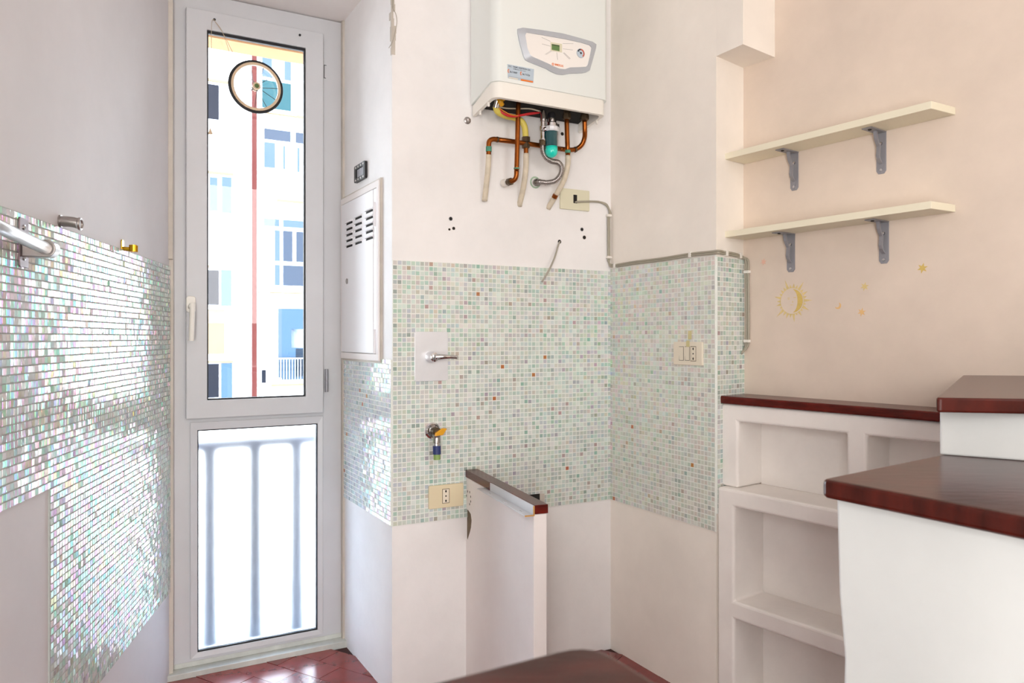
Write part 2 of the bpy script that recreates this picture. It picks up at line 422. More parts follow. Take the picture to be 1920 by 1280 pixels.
def mosaic(wall, parent, s0, s1, z0, z1, pal, tilt, singles=None, skip=None, mt='mosaic'):
    """singles(s, z) -> sort key; the 300 smallest keys are objects of their own, the rest one mass of tiles"""
    T = wall.T
    ns = int((s1-s0)/PITCH+0.5); nz = int((z1-z0)/PITCH+0.5)
    spots = []
    for i in range(ns):
        for j in range(nz):
            s = s0+(i+0.5)*(s1-s0)/ns; z = z0+(j+0.5)*(z1-z0)/nz
            if skip and skip(s, z): continue
            spots.append((s+random.gauss(0, 0.00025), z+random.gauss(0, 0.00025)))
    h = PITCH*0.5-0.00075
    single = []
    if singles:
        spots.sort(key=lambda q: singles(*q)); single, spots = spots[:300], spots[300:]
    vs, fs, cols = [], [], []
    for s, z in spots:
        b = len(vs); vs += tile_verts(T, s, z, h, tilt); fs += [[b+i for i in f] for f in TF]; cols.append(tile_colour(pal))
    flip = (T(1, 0, 0)-T(0, 0, 0)).cross(Vector((0, 0, 1))).dot(T(0, 1, 0)-T(0, 0, 0)) < 0
    fx = (lambda f: list(reversed(f))) if flip else (lambda f: list(f))
    me = bpy.data.meshes.new('mosaic_tiles'); org = WORLD(parent)
    me.from_pydata([v-org for v in vs], [], [fx(f) for f in fs]); me.materials.append(M[mt]); set_tile_attr(me, cols)
    o = bpy.data.objects.new('mosaic_tiles', me); C.objects.link(o); o.parent = parent; o['kind'] = 'stuff'; o['_w'] = list(org)
    variants = []
    if single:
        for i in range(24):
            m2 = bpy.data.meshes.new('mosaic_tile'); c0 = T(0, 0, 0)
            m2.from_pydata([v-c0 for v in tile_verts(T, 0, 0, h, tilt)], [], [fx(f) for f in TF]); m2.materials.append(M[mt])
            set_tile_attr(m2, [tile_colour(pal)]); variants.append(m2)
        for s, z in single:
            q = bpy.data.objects.new('mosaic_tile', random.choice(variants)); C.objects.link(q); q.parent = parent
            q.location = T(s, 0, z)-org
    return o
def grout(T, s0, s1, z0, z1, parent, name='grout_bed', th=0.0035, m='grout'):
    return MB().box(T, s0, s1, -0.001, th, z0, z1).build(name, M[m], parent)

LB = (Vector(B)-Vector(A)).length; LR = (Vector(CC)-Vector(B)).length; LJ = (Vector(E)-Vector(A)).length; LC = (Vector(D)-Vector(CC)).length
grout(WB.T, 0, LB, BAND0, BAND1, wall_back)
mosaic(WB, wall_back, 0.001, LB-0.001, BAND0, BAND1, 'sea', 0.00010, singles=lambda s, z: s*1.0+abs(z-1.0)*0.35)
grout(WR.T, 0, LR, BAND0, BAND1+0.008, wall_right)
mosaic(WR, wall_right, 0.002, LR-0.002, BAND0, BAND1+0.008, 'pale', 0.00010, singles=lambda s, z: -s)
grout(WC.T, 0, LC, 0.60, BAND1+0.004, wall_right)
mosaic(WC, wall_right, 0.001, LC, 0.60, BAND1+0.004, 'sea', 0.0001)
grout(WJ.T, 0, LJ-0.03, BAND0, 1.07, wall_back)
mosaic(WJ, wall_back, 0.001, LJ-0.03, BAND0, 1.07, 'cool', 0.00022)
SSTEP = WL.hit(90, 1000)[0]
grout(WL.T, 0.02, SSTEP, 0.29, 1.376, wall_left, m='grout_shade')
grout(WL.T, SSTEP, 1.75, 0.83, 1.376, wall_left, m='grout_shade')
mosaic(WL, wall_left, 0.02, 1.75, 0.29, 1.376, 'sea', 0.00025, singles=lambda s, z: (abs(s-1.17) if s < 1.2 else 9)+abs(z-1.1)*0.2,
       skip=lambda s, z: s > SSTEP and z < 0.83, mt='mosaic_irid')

# ------------------------------------------------------------------ balcony door
def rect(s0, s1, z0, z1): return [(s0, z0), (s1, z0), (s1, z1), (s0, z1)]
def pxrect(W, x0, ytop0, x1, ybot0, k):
    """rectangle on plane W from its left-top and right/bottom pixels"""
    sa, za = W.hit(x0, ytop0, k); sb, _ = W.hit(x1, ytop0, k); _, zb = W.hit(x0, ybot0, k)
    return min(sa, sb), max(sa, sb), min(za, zb), max(za, zb)
door = thing('door_1', (-0.9, 2.70, 0.03), kind='structure')
door['label'] = 'tall narrow balcony door with clear upper pane and frosted lower pane'
TD = WD.T
LD = WD.hit(322, 600)[0]
fr_s0, fr_s1 = 0.008, LD
# fixed frame with mid rail
zmid = WD.hit(349, 785)[1]
lp = pxrect(WD, 370, 806, 595, 1222, 0.012)      # lower glass
sh = pxrect(WD, 349, 12, 606.5, 786, 0.035)      # sash outline
gl = pxrect(WD, 388, 56, 573, 750, 0.03)         # upper glass
door_top = 2.316
ss = [fr_s0, lp[0], gl[0]+0.001, lp[1]] if False else [fr_s0, lp[0], lp[1], fr_s1]
zs = [0.035, lp[2], lp[3], zmid+0.02, sh[3]-0.045, door_top]
MB().cells(TD, ss, zs, lambda i, j: not (i == 1 and j in (1, 3)), -0.03, 0.012).build('door_frame', M['upvc'], door, bevel=0.0015)
sash = MB().ring(TD, rect(*sh), rect(*gl), 0.0125, 0.036).build('sash', M['upvc'], door, bevel=0.003)
MB().ring(TD, rect(*gl), rect(gl[0]+0.005, gl[1]-0.005, gl[2]+0.005, gl[3]-0.010), 0.014, 0.027).build('gasket', M['gasket'], sash)
MB().box(TD, gl[0]+0.002, gl[1]-0.002, 0.017, 0.021, gl[2]+0.002, gl[3]-0.002).build('glass_pane', M['glass'], sash)
# handle
hs, hz = WD.hit(357.5, 573, 0.036)
hd = MB().prism(TD, rrect(hs-0.0145, hs+0.0145, hz-0.023, hz+0.032, 0.008), 0.036, 0.047).build('handle', M['clip'], sash, bevel=0.002)
l0 = TD(hs, 0.047, hz); 
MB().lathe(TD(hs, 0.046, hz-0.004), TD(0, 1, 0)-TD(0, 0, 0), [(0.0105, 0), (0.0095, 0.02), (0.009, 0.032)], 14).tube(
    [TD(hs, 0.072, hz+0.006), TD(hs, 0.078, hz-0.02), TD(hs+0.001, 0.076, hz-0.07), TD(hs+0.002, 0.073, hz-0.118)], 0.0088, 10, 5).build('lever', M['clip'], hd, smooth=True)
qs, qz = WD.hit(611, 713, 0.02)
MB().lathe(TD(qs, 0.03, qz-0.042), (0, 0, 1), [(0.0062, 0), (0.0062, 0.040), (0.0052, 0.0405), (0.0052, 0.0425), (0.0062, 0.043), (0.0062, 0.084)], 12).build('hinge', M['grey_metal'], door, smooth=True)
qs, qz = WD.hit(608, 134, 0.013)
MB().box(TD, qs-0.0006, qs+0.0010, 0.0122, 0.0142, qz-0.024, qz+0.024).box(TD, qs-0.008, qs+0.001, 0.0122, 0.0142, qz+0.023, qz+0.0246).box(TD, qs-0.006, qs+0.001, 0.0122, 0.0142, qz-0.0246, qz-0.023).build('hinge_slot', M['black'], door)
for px, py in ((402, 37), (562, 66)):
    qs, qz = WD.hit(px, py, 0.036)
    MB().lathe(TD(qs, 0.0355, qz), TD(0, 1, 0)-TD(0, 0, 0), [(0.0042, 0), (0.0042, 0.004), (0.002, 0.006)], 10).build('screw', M['black'], sash)
# lower fixed panel: glazing bead + frosted glass
ob = pxrect(WD, 357, 792, 605.5, 1236, 0.02)
bead = MB().ring(TD, rect(*ob), rect(lp[0], lp[1], lp[2], lp[3]), 0.0125, 0.0215, 0.017).build('glazing_bead', M['upvc'], door, bevel=0.0015)
MB().ring(TD, rect(*lp), rect(lp[0]+0.0035, lp[1]-0.0035, lp[2]+0.005, lp[3]-0.004), 0.0, 0.014).build('gasket', M['gasket'], bead)
MB().box(TD, lp[0]+0.001, lp[1]-0.001, 0.001, 0.005, lp[2]+0.001, lp[3]-0.001).build('frosted_pane', M['frosted'], bead)
# trims beside the frame and marble threshold
structure(MB().box(TD, LD-0.002, LD+0.03, -0.03, 0.035, 0, 1.40).box(TD, LD+0.0, LD+0.03, -0.03, 0.045, 1.40, 2.32), 'trim_1', M['trim'], bevel=0.002)
structure(MB().box(TD, -0.010, 0.008, -0.03, 0.030, 0, 2.32), 'trim_2', M['trim'], bevel=0.002)
structure(MB().box(TD, -0.02, LD+0.02, -0.25, 0.055, -0.05, 0.018).box(TD, -0.0, LD, -0.03, 0.012, 0.018, 0.035), 'trim_3', M['marble'], bevel=0.002)

# outside: balcony slab, railing, render of the opening, house opposite
structure(MB().box(TD, -1.2, LD+1.2, -1.1, -0.26, -0.15, 0.0), 'balcony_slab', M['balcony'])
structure(MB().box(TD, -0.6, LD+0.9, -0.42, -0.30, WD.hit(480, 85, -0.3)[1], 2.95), 'exterior_lintel', M['lintel'])
rail = thing('balcony_railing', TD(0.3, -0.09, 0.02), 'dark metal balcony railing blurred behind the frosted door pane', 'railing')
KR = -0.10
zt = WD.hit(400, 834, KR)[1]; zb = WD.hit(400, 1212, KR)[1]
sR = [WD.hit(x, 1000, KR)[0] for x in (393, 478, 556)]
step = (sR[0]-sR[2])/2
MB().box(TD, -0.02, LD+0.02, KR-0.010, KR+0.010, zt-0.020, zt+0.018).build('top_rail', M['railing'], rail)
MB().box(TD, -0.02, LD+0.02, KR-0.006, KR+0.006, zb-0.006, zb+0.006).build('bottom_rail', M['railing'], rail)
for sv in sR+[sR[2]-step*0.95]:
    MB().box(TD, sv-0.025, sv+0.025, KR-0.006, KR+0.006, 0.018, zt).build('bar', M['railing'], rail)
for sv in (-0.012, LD+0.012):
    MB().box(TD, sv-0.008, sv+0.008, KR-0.008, -0.03, zt-0.012, zt+0.012).build('wall_fixing', M['railing'], rail)

house = thing('apartment_building', WF.T(0, 0, -14), 'pale sunlit apartment block seen through the clear pane of the balcony door', 'building')
TFc = WF.T
MB().box(TFc, -30, 30, -0.6, 0, -14, 15).build('facade_wall', M['facade'], house)
structure(MB().box(TFc, -40, 40, 0, 25, -14.5, -14), 'ground', M['balcony'])
def fwin(x0, y0, x1, y1, panes, frame='facade_white', sill=True):
    s0, s1, z0, z1 = pxrect(WF, x0, y0, x1, y1, 0)
    fr = MB().box(TFc, s0, s1, 0.0, 0.05, z0, z1).build('window', M[frame], house)
    for a, b, c, d, mm in panes:      # fractions of the window: left, right, bottom, top
        p = MB().box(TFc, s0+(s1-s0)*a, s0+(s1-s0)*b, 0.045, 0.065, z0+(z1-z0)*c, z0+(z1-z0)*d).build('pane', M[mm], fr)
        p_ = p
    if sill: MB().box(TFc, s0-0.1, s1+0.12, 0, 0.18, z0-0.10, z0).build('window_sill', M['facade_white'], house)
fwin(372, 153, 412, 223, [(0.1, 0.95, 0.02, 0.97, 'win_dark')])
fwin(372, 325, 437, 397, [(0.08, 0.27, 0.05, 0.95, 'win_blue'), (0.31, 0.54, 0.05, 0.93, 'win_blue'), (0.66, 0.95, 0.0, 0.97, 'win_blue')])
fwin(372, 503, 437, 573, [(0.05, 0.58, 0.03, 0.97, 'win_dark'), (0.64, 0.95, 0.0, 0.99, 'shutter')])
fwin(372, 680, 437, 748, [(0.05, 0.58, 0.03, 0.97, 'win_dark'), (0.64, 0.97, 0.0, 0.99, 'shutter')])
fwin(489, 88, 547, 204, [(0.03, 0.97, 0.02, 0.47, 'awning'), (0.03, 0.97, 0.52, 0.98, 'win_blue'), (0.35, 0.75, 0.5, 0.86, 'facade_white')])
fwin(489, 235, 600, 320, [(0.05, 0.49, 0.70, 0.94, 'win_grey'), (0.57, 0.98, 0.70, 0.94, 'win_grey'), (0.05, 0.23, 0.08, 0.64, 'win_blue'), (0.36, 0.40, 0.08, 0.60, 'win_blue'), (0.60, 0.64, 0.05, 0.6, 'win_blue')])
fwin(489, 402, 600, 541, [(0.04, 0.30, 0.85, 0.95, 'win_blue'), (0.36, 0.98, 0.85, 0.95, 'win_blue'), (0.22, 0.31, 0.38, 0.80, 'win_blue'), (0.36, 0.52, 0.38, 0.80, 'win_grey'), (0.58, 0.95, 0.38, 0.80, 'win_grey'), (0.22, 0.31, 0.05, 0.33, 'win_blue'), (0.36, 0.95, 0.05, 0.33, 'win_grey')])
fwin(519, 575, 600, 715, [(0.02, 0.10, 0.05, 0.98, 'win_blue'), (0.10, 0.98, 0.02, 0.98, 'shutter'), (0.32, 0.85, 0.45, 0.70, 'facade_white'), (0.42, 0.80, 0.06, 0.44, 'win_grey')], sill=False)
fwin(489, 692, 499, 719, [(0.1, 0.9, 0.05, 0.95, 'win_dark')])
# loggia rail of small bars, string courses, bare patch, downpipe and conduit
rs0, rz0 = WF.hit(521, 712, 0.2); rs1, rz1 = WF.hit(600, 671, 0.2)
rl = MB().box(TFc, rs0, rs1, 0.2, 0.24, rz1-0.02, rz1+0.02).build('loggia_rail', M['grey_metal'], house)
for i in range(16):
    s_ = rs0+(rs1-rs0)*i/15; MB().box(TFc, s_-0.012, s_+0.012, 0.2, 0.224, rz0, rz1).build('rail_bar', M['grey_metal'], rl)
for x0, x1, y in ((370, 437, 146), (370, 437, 320), (370, 437, 498), (484, 600, 208), (484, 600, 372), (484, 600, 546), (370, 437, 678), (500, 600, 722)):
    a, z_ = WF.hit(x0, y); b, _ = WF.hit(x1, y)
    MB().box(TFc, a, b, 0, 0.08, z_-0.05, z_+0.03).build('string_course', M['facade_peach'], house)  # darker peach paints in the shading lines along the courses
a = pxrect(WF, 370, 577, 421, 664, 0)
MB().box(TFc, a[0], a[1], 0, 0.02, a[2], a[3]).build('bare_render', M['facade_peach'], house)
s_, _ = WF.hit(477, 400, 0.1)
MB().lathe(TFc(s_, 0.1, -13), (0, 0, 1), [(0.085, 0), (0.085, 27)], 10).build('downpipe', M['downpipe'], house, smooth=True)
s_, _ = WF.hit(487, 400, 0.1)
MB().lathe(TFc(s_, 0.05, -5), (0, 0, 1), [(0.02, 0), (0.02, 13)], 6).build('conduit', M['grey_cable'], house)

# small wheel hung on a string from the sash
KW = 0.056
ws, wz = WD.hit(480, 163, KW); wr = 0.0925
wheel = thing('hanging_wheel', TD(ws, KW, wz-wr), 'small black-tyred spoked wheel hung on string against the door pane', 'wheel')
nD = TD(0, 1, 0)-TD(0, 0, 0)
def torus(T, s, z, k, R, r, n=48, m=8):
    mb = MB()
    for i in range(n):
        a = 2*math.pi*i/n
        for j in range(m):
            b = 2*math.pi*j/m; q = R+r*math.cos(b); mb.v.append(T(s+q*math.cos(a), k+r*math.sin(b), z+q*math.sin(a)))
    for i in range(n):
        for j in range(m):
            c, d = (i+1) % n, (j+1) % m; mb.f.append([i*m+j, c*m+j, c*m+d, i*m+d])
    return mb
torus(TD, ws, wz, KW, wr-0.005, 0.0052).build('tyre', M['tyre'], wheel, smooth='all')
MB().ring(TD, disc(ws, wz, wr-0.009, 48), disc(ws, wz, wr-0.018, 48), KW-0.006, KW+0.006).build('rim', M['rim'], wheel)
hub = MB().lathe(TD(ws, KW-0.014, wz), nD, [(0.006, 0), (0.012, 0.001), (0.012, 0.005), (0.007, 0.006), (0.007, 0.022), (0.0135, 0.023), (0.0135, 0.027), (0.006, 0.028)], 18).build('hub', M['rim'], wheel, smooth=True)
MB().lathe(TD(ws, KW+0.0139, wz), nD, [(0.0075, 0), (0.0075, 0.002), (0.004, 0.0035)], 14).build('hub_cap', M['hub_green'], hub)
for i in range(11):
    a = 2*math.pi*i/11+0.2; sd = 1 if i % 2 else -1
    MB().tube([TD(ws+0.010*math.cos(a+0.5*sd), KW+0.008*sd, wz+0.010*math.sin(a+0.5*sd)), TD(ws+(wr-0.013)*math.cos(a), KW, wz+(wr-0.013)*math.sin(a))], 0.0011, 5, 1).build('spoke', M['spoke'], wheel)
ns, nz_ = WD.hit(402, 37, 0.044)
e1 = WD.hit(450, 124, KW); e2 = WD.hit(437, 130, KW)
MB().tube([TD(*[ns, 0.040, nz_]), TD(WD.hit(420, 66, 0.05)[0], 0.05, WD.hit(420, 66, 0.05)[1]), TD(e1[0], KW, e1[1]-0.004)], 0.0009, 5, 5).tube(
    [TD(ns, 0.040, nz_), TD(WD.hit(416, 58, 0.05)[0], 0.05, WD.hit(416, 58, 0.05)[1]), TD(WD.hit(429, 95, 0.05)[0], 0.05, WD.hit(429, 95, 0.05)[1]), TD(e2[0], KW, e2[1]-0.003)], 0.0007, 5, 5).tube(
    [TD(ns, 0.042, nz_+0.001), TD(WD.hit(397, 42, 0.045)[0], 0.045, WD.hit(397, 42, 0.045)[1]), TD(WD.hit(396.5, 90, 0.045)[0], 0.043, WD.hit(396.5, 90, 0.045)[1]), TD(WD.hit(397.5, 136, 0.045)[0], 0.043, WD.hit(397.5, 136, 0.045)[1])], 0.0008, 5, 5).build('string', M['string'], wheel)
# small triangular sun catcher stuck on the pane
q = [WD.hit(x, y, 0.0225) for x, y in ((389, 252), (399.5, 252), (394, 239))]
MB().prism(TD, q, 0.0212, 0.0240).build('triangle_sticker', M['rim'], None, label='tiny ochre triangle stuck low-left on the clear door pane', cat='sticker')

# ------------------------------------------------------------------ meter cabinet and switch frame on the jamb
TJ = WJ.T
c0 = WJ.hit(714.5, 338); c1 = WJ.hit(645, 668)
cab = thing('meter_cabinet', TJ((c0[0]+c1[0])/2, 0, c1[1]), 'white metal utility cabinet with three columns of louvres beside the balcony door', 'cabinet')
zc0, zc1 = c1[1]-0.006, WJ.hit(714, 338)[1]
sc0, sc1 = WJ.hit(716, 500)[0], WJ.hit(645, 500)[0]
MB().ring(TJ, rect(sc0, sc1, zc0, zc1), rect(sc0+0.022, sc1-0.008, zc0+0.022, zc1-0.022), -0.001, 0.012).build('cabinet_frame', M['plaster'], cab, bevel=0.002)
MB().ring(TJ, rect(sc0-0.006, sc1, zc0-0.006, zc1+0.006), rect(sc0+0.002, sc1-0.004, zc0+0.002, zc1-0.002), -0.001, 0.007).build('edge_trim', M['trim'], cab)
cd = MB().box(TJ, sc0+0.052, sc1-0.010, 0.004, 0.013, zc0+0.024, zc1-0.024).build('cabinet_door', M['cab_white'], cab, bevel=0.0015)
MB().box(TJ, sc0+0.024, sc0+0.050, 0.002, 0.011, zc0+0.024, zc1-0.024).build('hinge_strip', M['cab_white'], cab, bevel=0.001)
for x, yt, yb, n in ((693, 396, 447, 5), (672.5, 408, 455, 5), (655.5, 418, 461, 5)):
    for i in range(n):
        y = yt+(yb-yt)*i/(n-1)
        s_, z_ = WJ.hit(x, y, 0.013); hw = 0.036
        lv = MB().prism(TJ, [(s_-hw, z_-0.004), (s_+hw, z_-0.004), (s_+hw*0.9, z_+0.004), (s_-hw*0.9, z_+0.004)], 0.0132, 0.0138).build('slot', M['dark'], cd)
        mb = MB(); mb.v = [TJ(s_-hw, 0.013, z_+0.010), TJ(s_+hw, 0.013, z_+0.010), TJ(s_+hw, 0.0205, z_+0.002), TJ(s_-hw, 0.0205, z_+0.002), TJ(s_-hw, 0.013, z_+0.003), TJ(s_+hw, 0.013, z_+0.003)]
        mb.f = [[0, 1, 2, 3], [3, 2, 5, 4], [0, 3, 4], [1, 5, 2], [0, 4, 5, 1]]
        mb.build('louvre', M['cab_white'], cd)
s_, z_ = WJ.hit(651, 527, 0.013)
MB().lathe(TJ(s_, 0.012, z_), TJ(0, 1, 0)-TJ(0, 0, 0), [(0.010, 0), (0.010, 0.004), (0.007, 0.005)], 14).build('lock', M['steel'], cd)
for py in (400, 640):
    s_, z_ = WJ.hit(706.5, py, 0.011)
    MB().lathe(TJ(sc0+0.036, 0.012, z_-0.04), (0, 0, 1), [(0.004, 0), (0.004, 0.08)], 8).build('hinge', M['cab_white'], cab)

swf = pxrect(WJ, 669, 322, 689, 336, 0)
sw = thing('switch_mount', TJ(WJ.hit(679, 340)[0], 0, WJ.hit(679, 340)[1]), 'small black wall switch mounting frame above the white utility cabinet', 'switch frame')
a_ = WJ.hit(689, 301); b_ = WJ.hit(689, 333); c_ = WJ.hit(669, 345); 
fs0, fs1, fz0, fz1 = a_[0], c_[0], WJ.hit(689, 333)[1], a_[1]
MB().ring(TJ, rrect(fs0, fs1, fz0, fz1, 0.006), rrect(fs0+0.02, fs1-0.02, fz0+0.014, fz1-0.014, 0.003), 0, 0.010).build('frame', M['black'], sw)
for i in range(3):
    w_ = (fs1-fs0-0.044)/3; q0 = fs0+0.022+i*w_
    MB().box(TJ, q0+0.001, q0+w_-0.001, 0.0, 0.007, fz0+0.015, fz1-0.015).build('insert', M['grey_metal'], sw, bevel=0.001)
for i in range(4):
    for z_ in (fz0+0.007, fz1-0.007):
        q0 = fs0+0.018+i*(fs1-fs0-0.036)/3; MB().box(TJ, q0-0.004, q0+0.004, 0.0095, 0.0105, z_-0.003, z_+0.003).build('clip_hole', M['clip'], sw)

# ------------------------------------------------------------------ boiler
TB = WB.T
bs0, _ = WB.hit(882, 190); bw = 0.443; bk = 0.172; bs1 = bs0+bw
zf = 1.944
boiler = thing('boiler', TB((bs0+bs1)/2, 0.08, 1.89), 'white wall-hung gas boiler with oval silver control panel', 'boiler')
prof = [(bs0, 0.004), (bs0, bk-0.035)]
for i in range(1, 7):
    a = math.pi-math.pi/2*i/6; prof.append((bs0+0.03+0.03*math.cos(a), bk-0.035+0.035*math.sin(a)))
for i in range(1, 7):
    a = math.pi/2-math.pi/2*i/6; prof.append((bs1-0.03+0.03*math.cos(a), bk-0.035+0.035*math.sin(a)))
prof += [(bs1, 0.004)]
lo = [TB(s, k, 1.908+(zf-1.908)*min(1, k/(bk-0.03))) for s, k in prof]; hi = [TB(s, k, 2.66) for s, k in prof]
MB().poly_prism(lo, hi).build('casing', M['boiler'], boiler, smooth=True)
# lower skirt (open below) with a dark floor and a rim with screws
def skirt(inset, zt_, zb_, th):
    p = []
    for s, k in prof:
        c = ((bs0+bs1)/2, 0.0)
        p.append((s+(inset if s < c[0] else -inset), k-(inset if k > 0.05 else 0)))
    return p
po = skirt(0.006, 0, 0, 0); pi_ = skirt(0.018, 0, 0, 0)
mb = MB(); n = len(po)
def zb_of(s, k):
    f = (s-bs0)/bw; u = min(1, k/(bk-0.03))
    side = 1.872; front = 1.896-0.010*math.sin(math.pi*min(max(f, 0), 1))
    return side+(front-side)*u
mb.v = [TB(s, k, 1.905+(zf-1.903)*min(1, k/(bk-0.03))) for s, k in po]+[TB(s, k, zb_of(s, k)) for s, k in po]+[TB(s, k, zb_of(s, k)) for s, k in pi_]+[TB(s, k, 1.903+(zf-1.903)*min(1, k/(bk-0.03))) for s, k in pi_]
for i in range(n-1):
    for r in range(3): mb.f.append([r*n+i, r*n+i+1, (r+1)*n+i+1, (r+1)*n+i])
mb.build('lower_skirt', M['boiler_cream'], boiler, smooth=True)
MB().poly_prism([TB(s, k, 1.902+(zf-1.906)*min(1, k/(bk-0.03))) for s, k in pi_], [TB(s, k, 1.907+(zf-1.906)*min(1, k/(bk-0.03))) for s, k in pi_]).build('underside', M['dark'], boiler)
for px, py in ((903, 189), (923, 177), (1110, 221), (1122, 211)):
    s_, z_ = WB.hit(px, py, 0.1)
    MB().lathe(TB(bs0+0.012 if px < 1000 else bs1-0.012, 0.05 if px in (903, 1110) else 0.11, 1.866+0.012*(px in (923, 1122))), (0, 0, 1), [(0.004, 0), (0.005, 0.006), (0.003, 0.014)], 10).build('screw', M['clip'], boiler)
# control panel: silver bezel, white face, display, gauge, marks
OUT = [(969.7, 51.3), (1012.9, 56.7), (1054.6, 63.4), (1085.8, 71.8), (1117.6, 81.1), (1116.6, 90), (1110, 114), (1104, 134.8), (1090, 137.4), (1066, 138.4), (1054.6, 140.5), (1044, 139.5), (1033.8, 135.3), (1023, 129), (1002.5, 121), (984.8, 114), (981, 106.7), (974.4, 83.8), (970, 64)]
INN = [(980.6, 62.4), (1013, 67.6), (1054.6, 74.9), (1085.8, 81.7), (1106.7, 88), (1103, 107), (1098.3, 127), (1082, 128), (1065, 128.5), (1055.6, 131.7), (1045, 130.6), (1033.8, 126), (1025.4, 121.8), (1008, 114), (992, 107.2), (985.8, 94.2)]
def around(poly, c, n=72):
    out = []
    for i in range(n):
        a = 2*math.pi*i/n; d = (math.cos(a), math.sin(a)); best = None
        for j in range(len(poly)):
            p, q = poly[j], poly[(j+1) % len(poly)]; ex, ey = q[0]-p[0], q[1]-p[1]
            den = d[0]*ey-d[1]*ex
            if abs(den) < 1e-9: continue
            t_ = ((p[0]-c[0])*ey-(p[1]-c[1])*ex)/den; u_ = ((p[0]-c[0])*d[1]-(p[1]-c[1])*d[0])/den
            if t_ > 0 and -1e-6 <= u_ <= 1+1e-6: best = t_ if best is None else max(best, t_)
        out.append((c[0]+d[0]*best, c[1]+d[1]*best))
    return out
cpc = (1043, 97)
fo = [WB.hit(x, y, bk) for x, y in around(OUT, cpc)]; fi = [WB.hit(x, y, bk) for x, y in around(INN, cpc)]
bez = MB().ring(TB, fo, fi, bk-0.004, bk+0.004, bk+0.012).build('control_bezel', M['silver'], boiler, smooth=True)
face = MB().prism(TB, fi, bk-0.002, bk+0.0085).build('control_face', M['panel_face'], bez)
kf = bk+0.0087
def quad_px(name, pts, k, m, parent, th=0.0004): return MB().prism(TB, [WB.hit(x, y, k) for x, y in pts], k-0.0003, k+th).build(name, m, parent)
quad_px('display_surround', [(1032.5, 79), (1053.5, 82.6), (1053.5, 98.5), (1032.5, 95)], kf, M['ivory3'], bez, 0.001)
quad_px('display', [(1034.5, 82.5), (1049, 85), (1049, 96), (1034.5, 93.2)], kf+0.001, M['lcd'], bez, 0.0006)
quad_px('display_band', [(1034.5, 82.5), (1049, 85), (1049, 87), (1034.5, 84.5)], kf+0.0018, M['lcd_dark'], bez, 0.0003)
lines = MB()
for x0, y0, x1, y1 in ((1015.5, 70, 1032, 77.5), (1016.5, 82.3, 1032, 86.6), (1022, 102, 1033, 95), (1024, 102.5, 1034, 96.3), (1044, 98.5, 1045.5, 112), (1055, 81.5, 1075, 81.8), (1055.5, 91.5, 1074, 93.5), (1056, 99, 1068, 111), (1057.5, 98.5, 1069.5, 110)):
    dx, dy = x1-x0, y1-y0; L = math.hypot(dx, dy); nx, ny = -dy/L*0.22, dx/L*0.22
    lines.prism(TB, [WB.hit(x, y, kf) for x, y in ((x0+nx, y0+ny), (x1+nx, y1+ny), (x1-nx, y1-ny), (x0-nx, y0-ny))], kf-0.0002, kf+0.0003)
lines.build('printed_lines', M['ink'], bez)
gs, gz = WB.hit(1088.5, 100, kf); gr = 0.0155
gauge = MB().prism(TB, disc(gs, gz, gr, 28), kf-0.0003, kf+0.002).build('pressure_gauge', M['silver'], bez)
MB().prism(TB, disc(gs, gz, gr*0.92, 28), kf+0.002, kf+0.0024).build('dial', M['sticker'], gauge)
def arc(a0, a1, r0, r1, m, nm):
    o_ = [(gs+r1*math.cos(math.radians(a0+(a1-a0)*i/12)), gz+r1*math.sin(math.radians(a0+(a1-a0)*i/12))) for i in range(13)]
    i_ = [(gs+r0*math.cos(math.radians(a1+(a0-a1)*i/12)), gz+r0*math.sin(math.radians(a1+(a0-a1)*i/12))) for i in range(13)]
    MB().prism(TB, o_+i_, kf+0.0024, kf+0.0027).build(nm, m, gauge)
arc(-55, 95, gr*0.62, gr*0.9, M['red_ink'], 'red_arc'); arc(95, 165, gr*0.62, gr*0.9, M['ink_dark'], 'dark_arc')
MB().prism(TB, disc(gs, gz, gr*0.22, 12), kf+0.0024, kf+0.0032).prism(TB, [(gs, gz-0.001), (gs, gz+0.001), (gs-gr*0.75, gz+gr*0.42)], kf+0.0027, kf+0.003).build('needle', M['ink_dark'], gauge)
ls, lz = WB.hit(1040.0, 122.6, kf)
text_mesh('logo_text', 'IMMERGAS', TB, ls, lz, kf+0.0002, 0.0075, M['orange_ink'], bez, width=0.033, bold=0.02)
q = WB.hit(1036.8, 120.3, kf)
MB().ring(TB, disc(q[0], q[1], 0.0042, 12), disc(q[0], q[1], 0.0022, 12), kf-0.0002, kf+0.0004).build('logo_mark', M['orange_ink'], bez)
# service sticker
kst = bk+0.0006
st = quad_px('service_sticker', [(951.3, 120.2), (1001.3, 129.7), (1000, 155.5), (952.3, 146)], kst, M['sticker'], boiler)
def stext(nm, txt, px, py, h, wd, m): 
    s_, z_ = WB.hit(px, py, kst); return text_mesh(nm, txt, TB, s_, z_, kst+0.0008, h, m, st, width=wd, bold=0.012)
stext('sticker_text', 'DI.C.  TERMO ASSISTENZA GAS', 953.2, 125.0, 0.0050, 0.079, M['ink_dark'])
stext('sticker_text', 'di Massimo D.C. s.a.s.', 962, 130.0, 0.0036, 0.046, M['ink_dark'])
stext('sticker_text', '06.718087', 955.8, 136.0, 0.0058, 0.027, M['ink_dark'])
stext('sticker_text', '06.715226', 979.5, 140.5, 0.0058, 0.027, M['ink_dark'])
for px, py in ((953.6, 133), (977, 137.8)):
    s_, z_ = WB.hit(px, py, kst); MB().ring(TB, disc(s_, z_, 0.0036, 10, 0.006), disc(s_+0.0012, z_, 0.0022, 10, 0.0044), kst, kst+0.0009).build('phone_mark', M['orange_ink'], st)
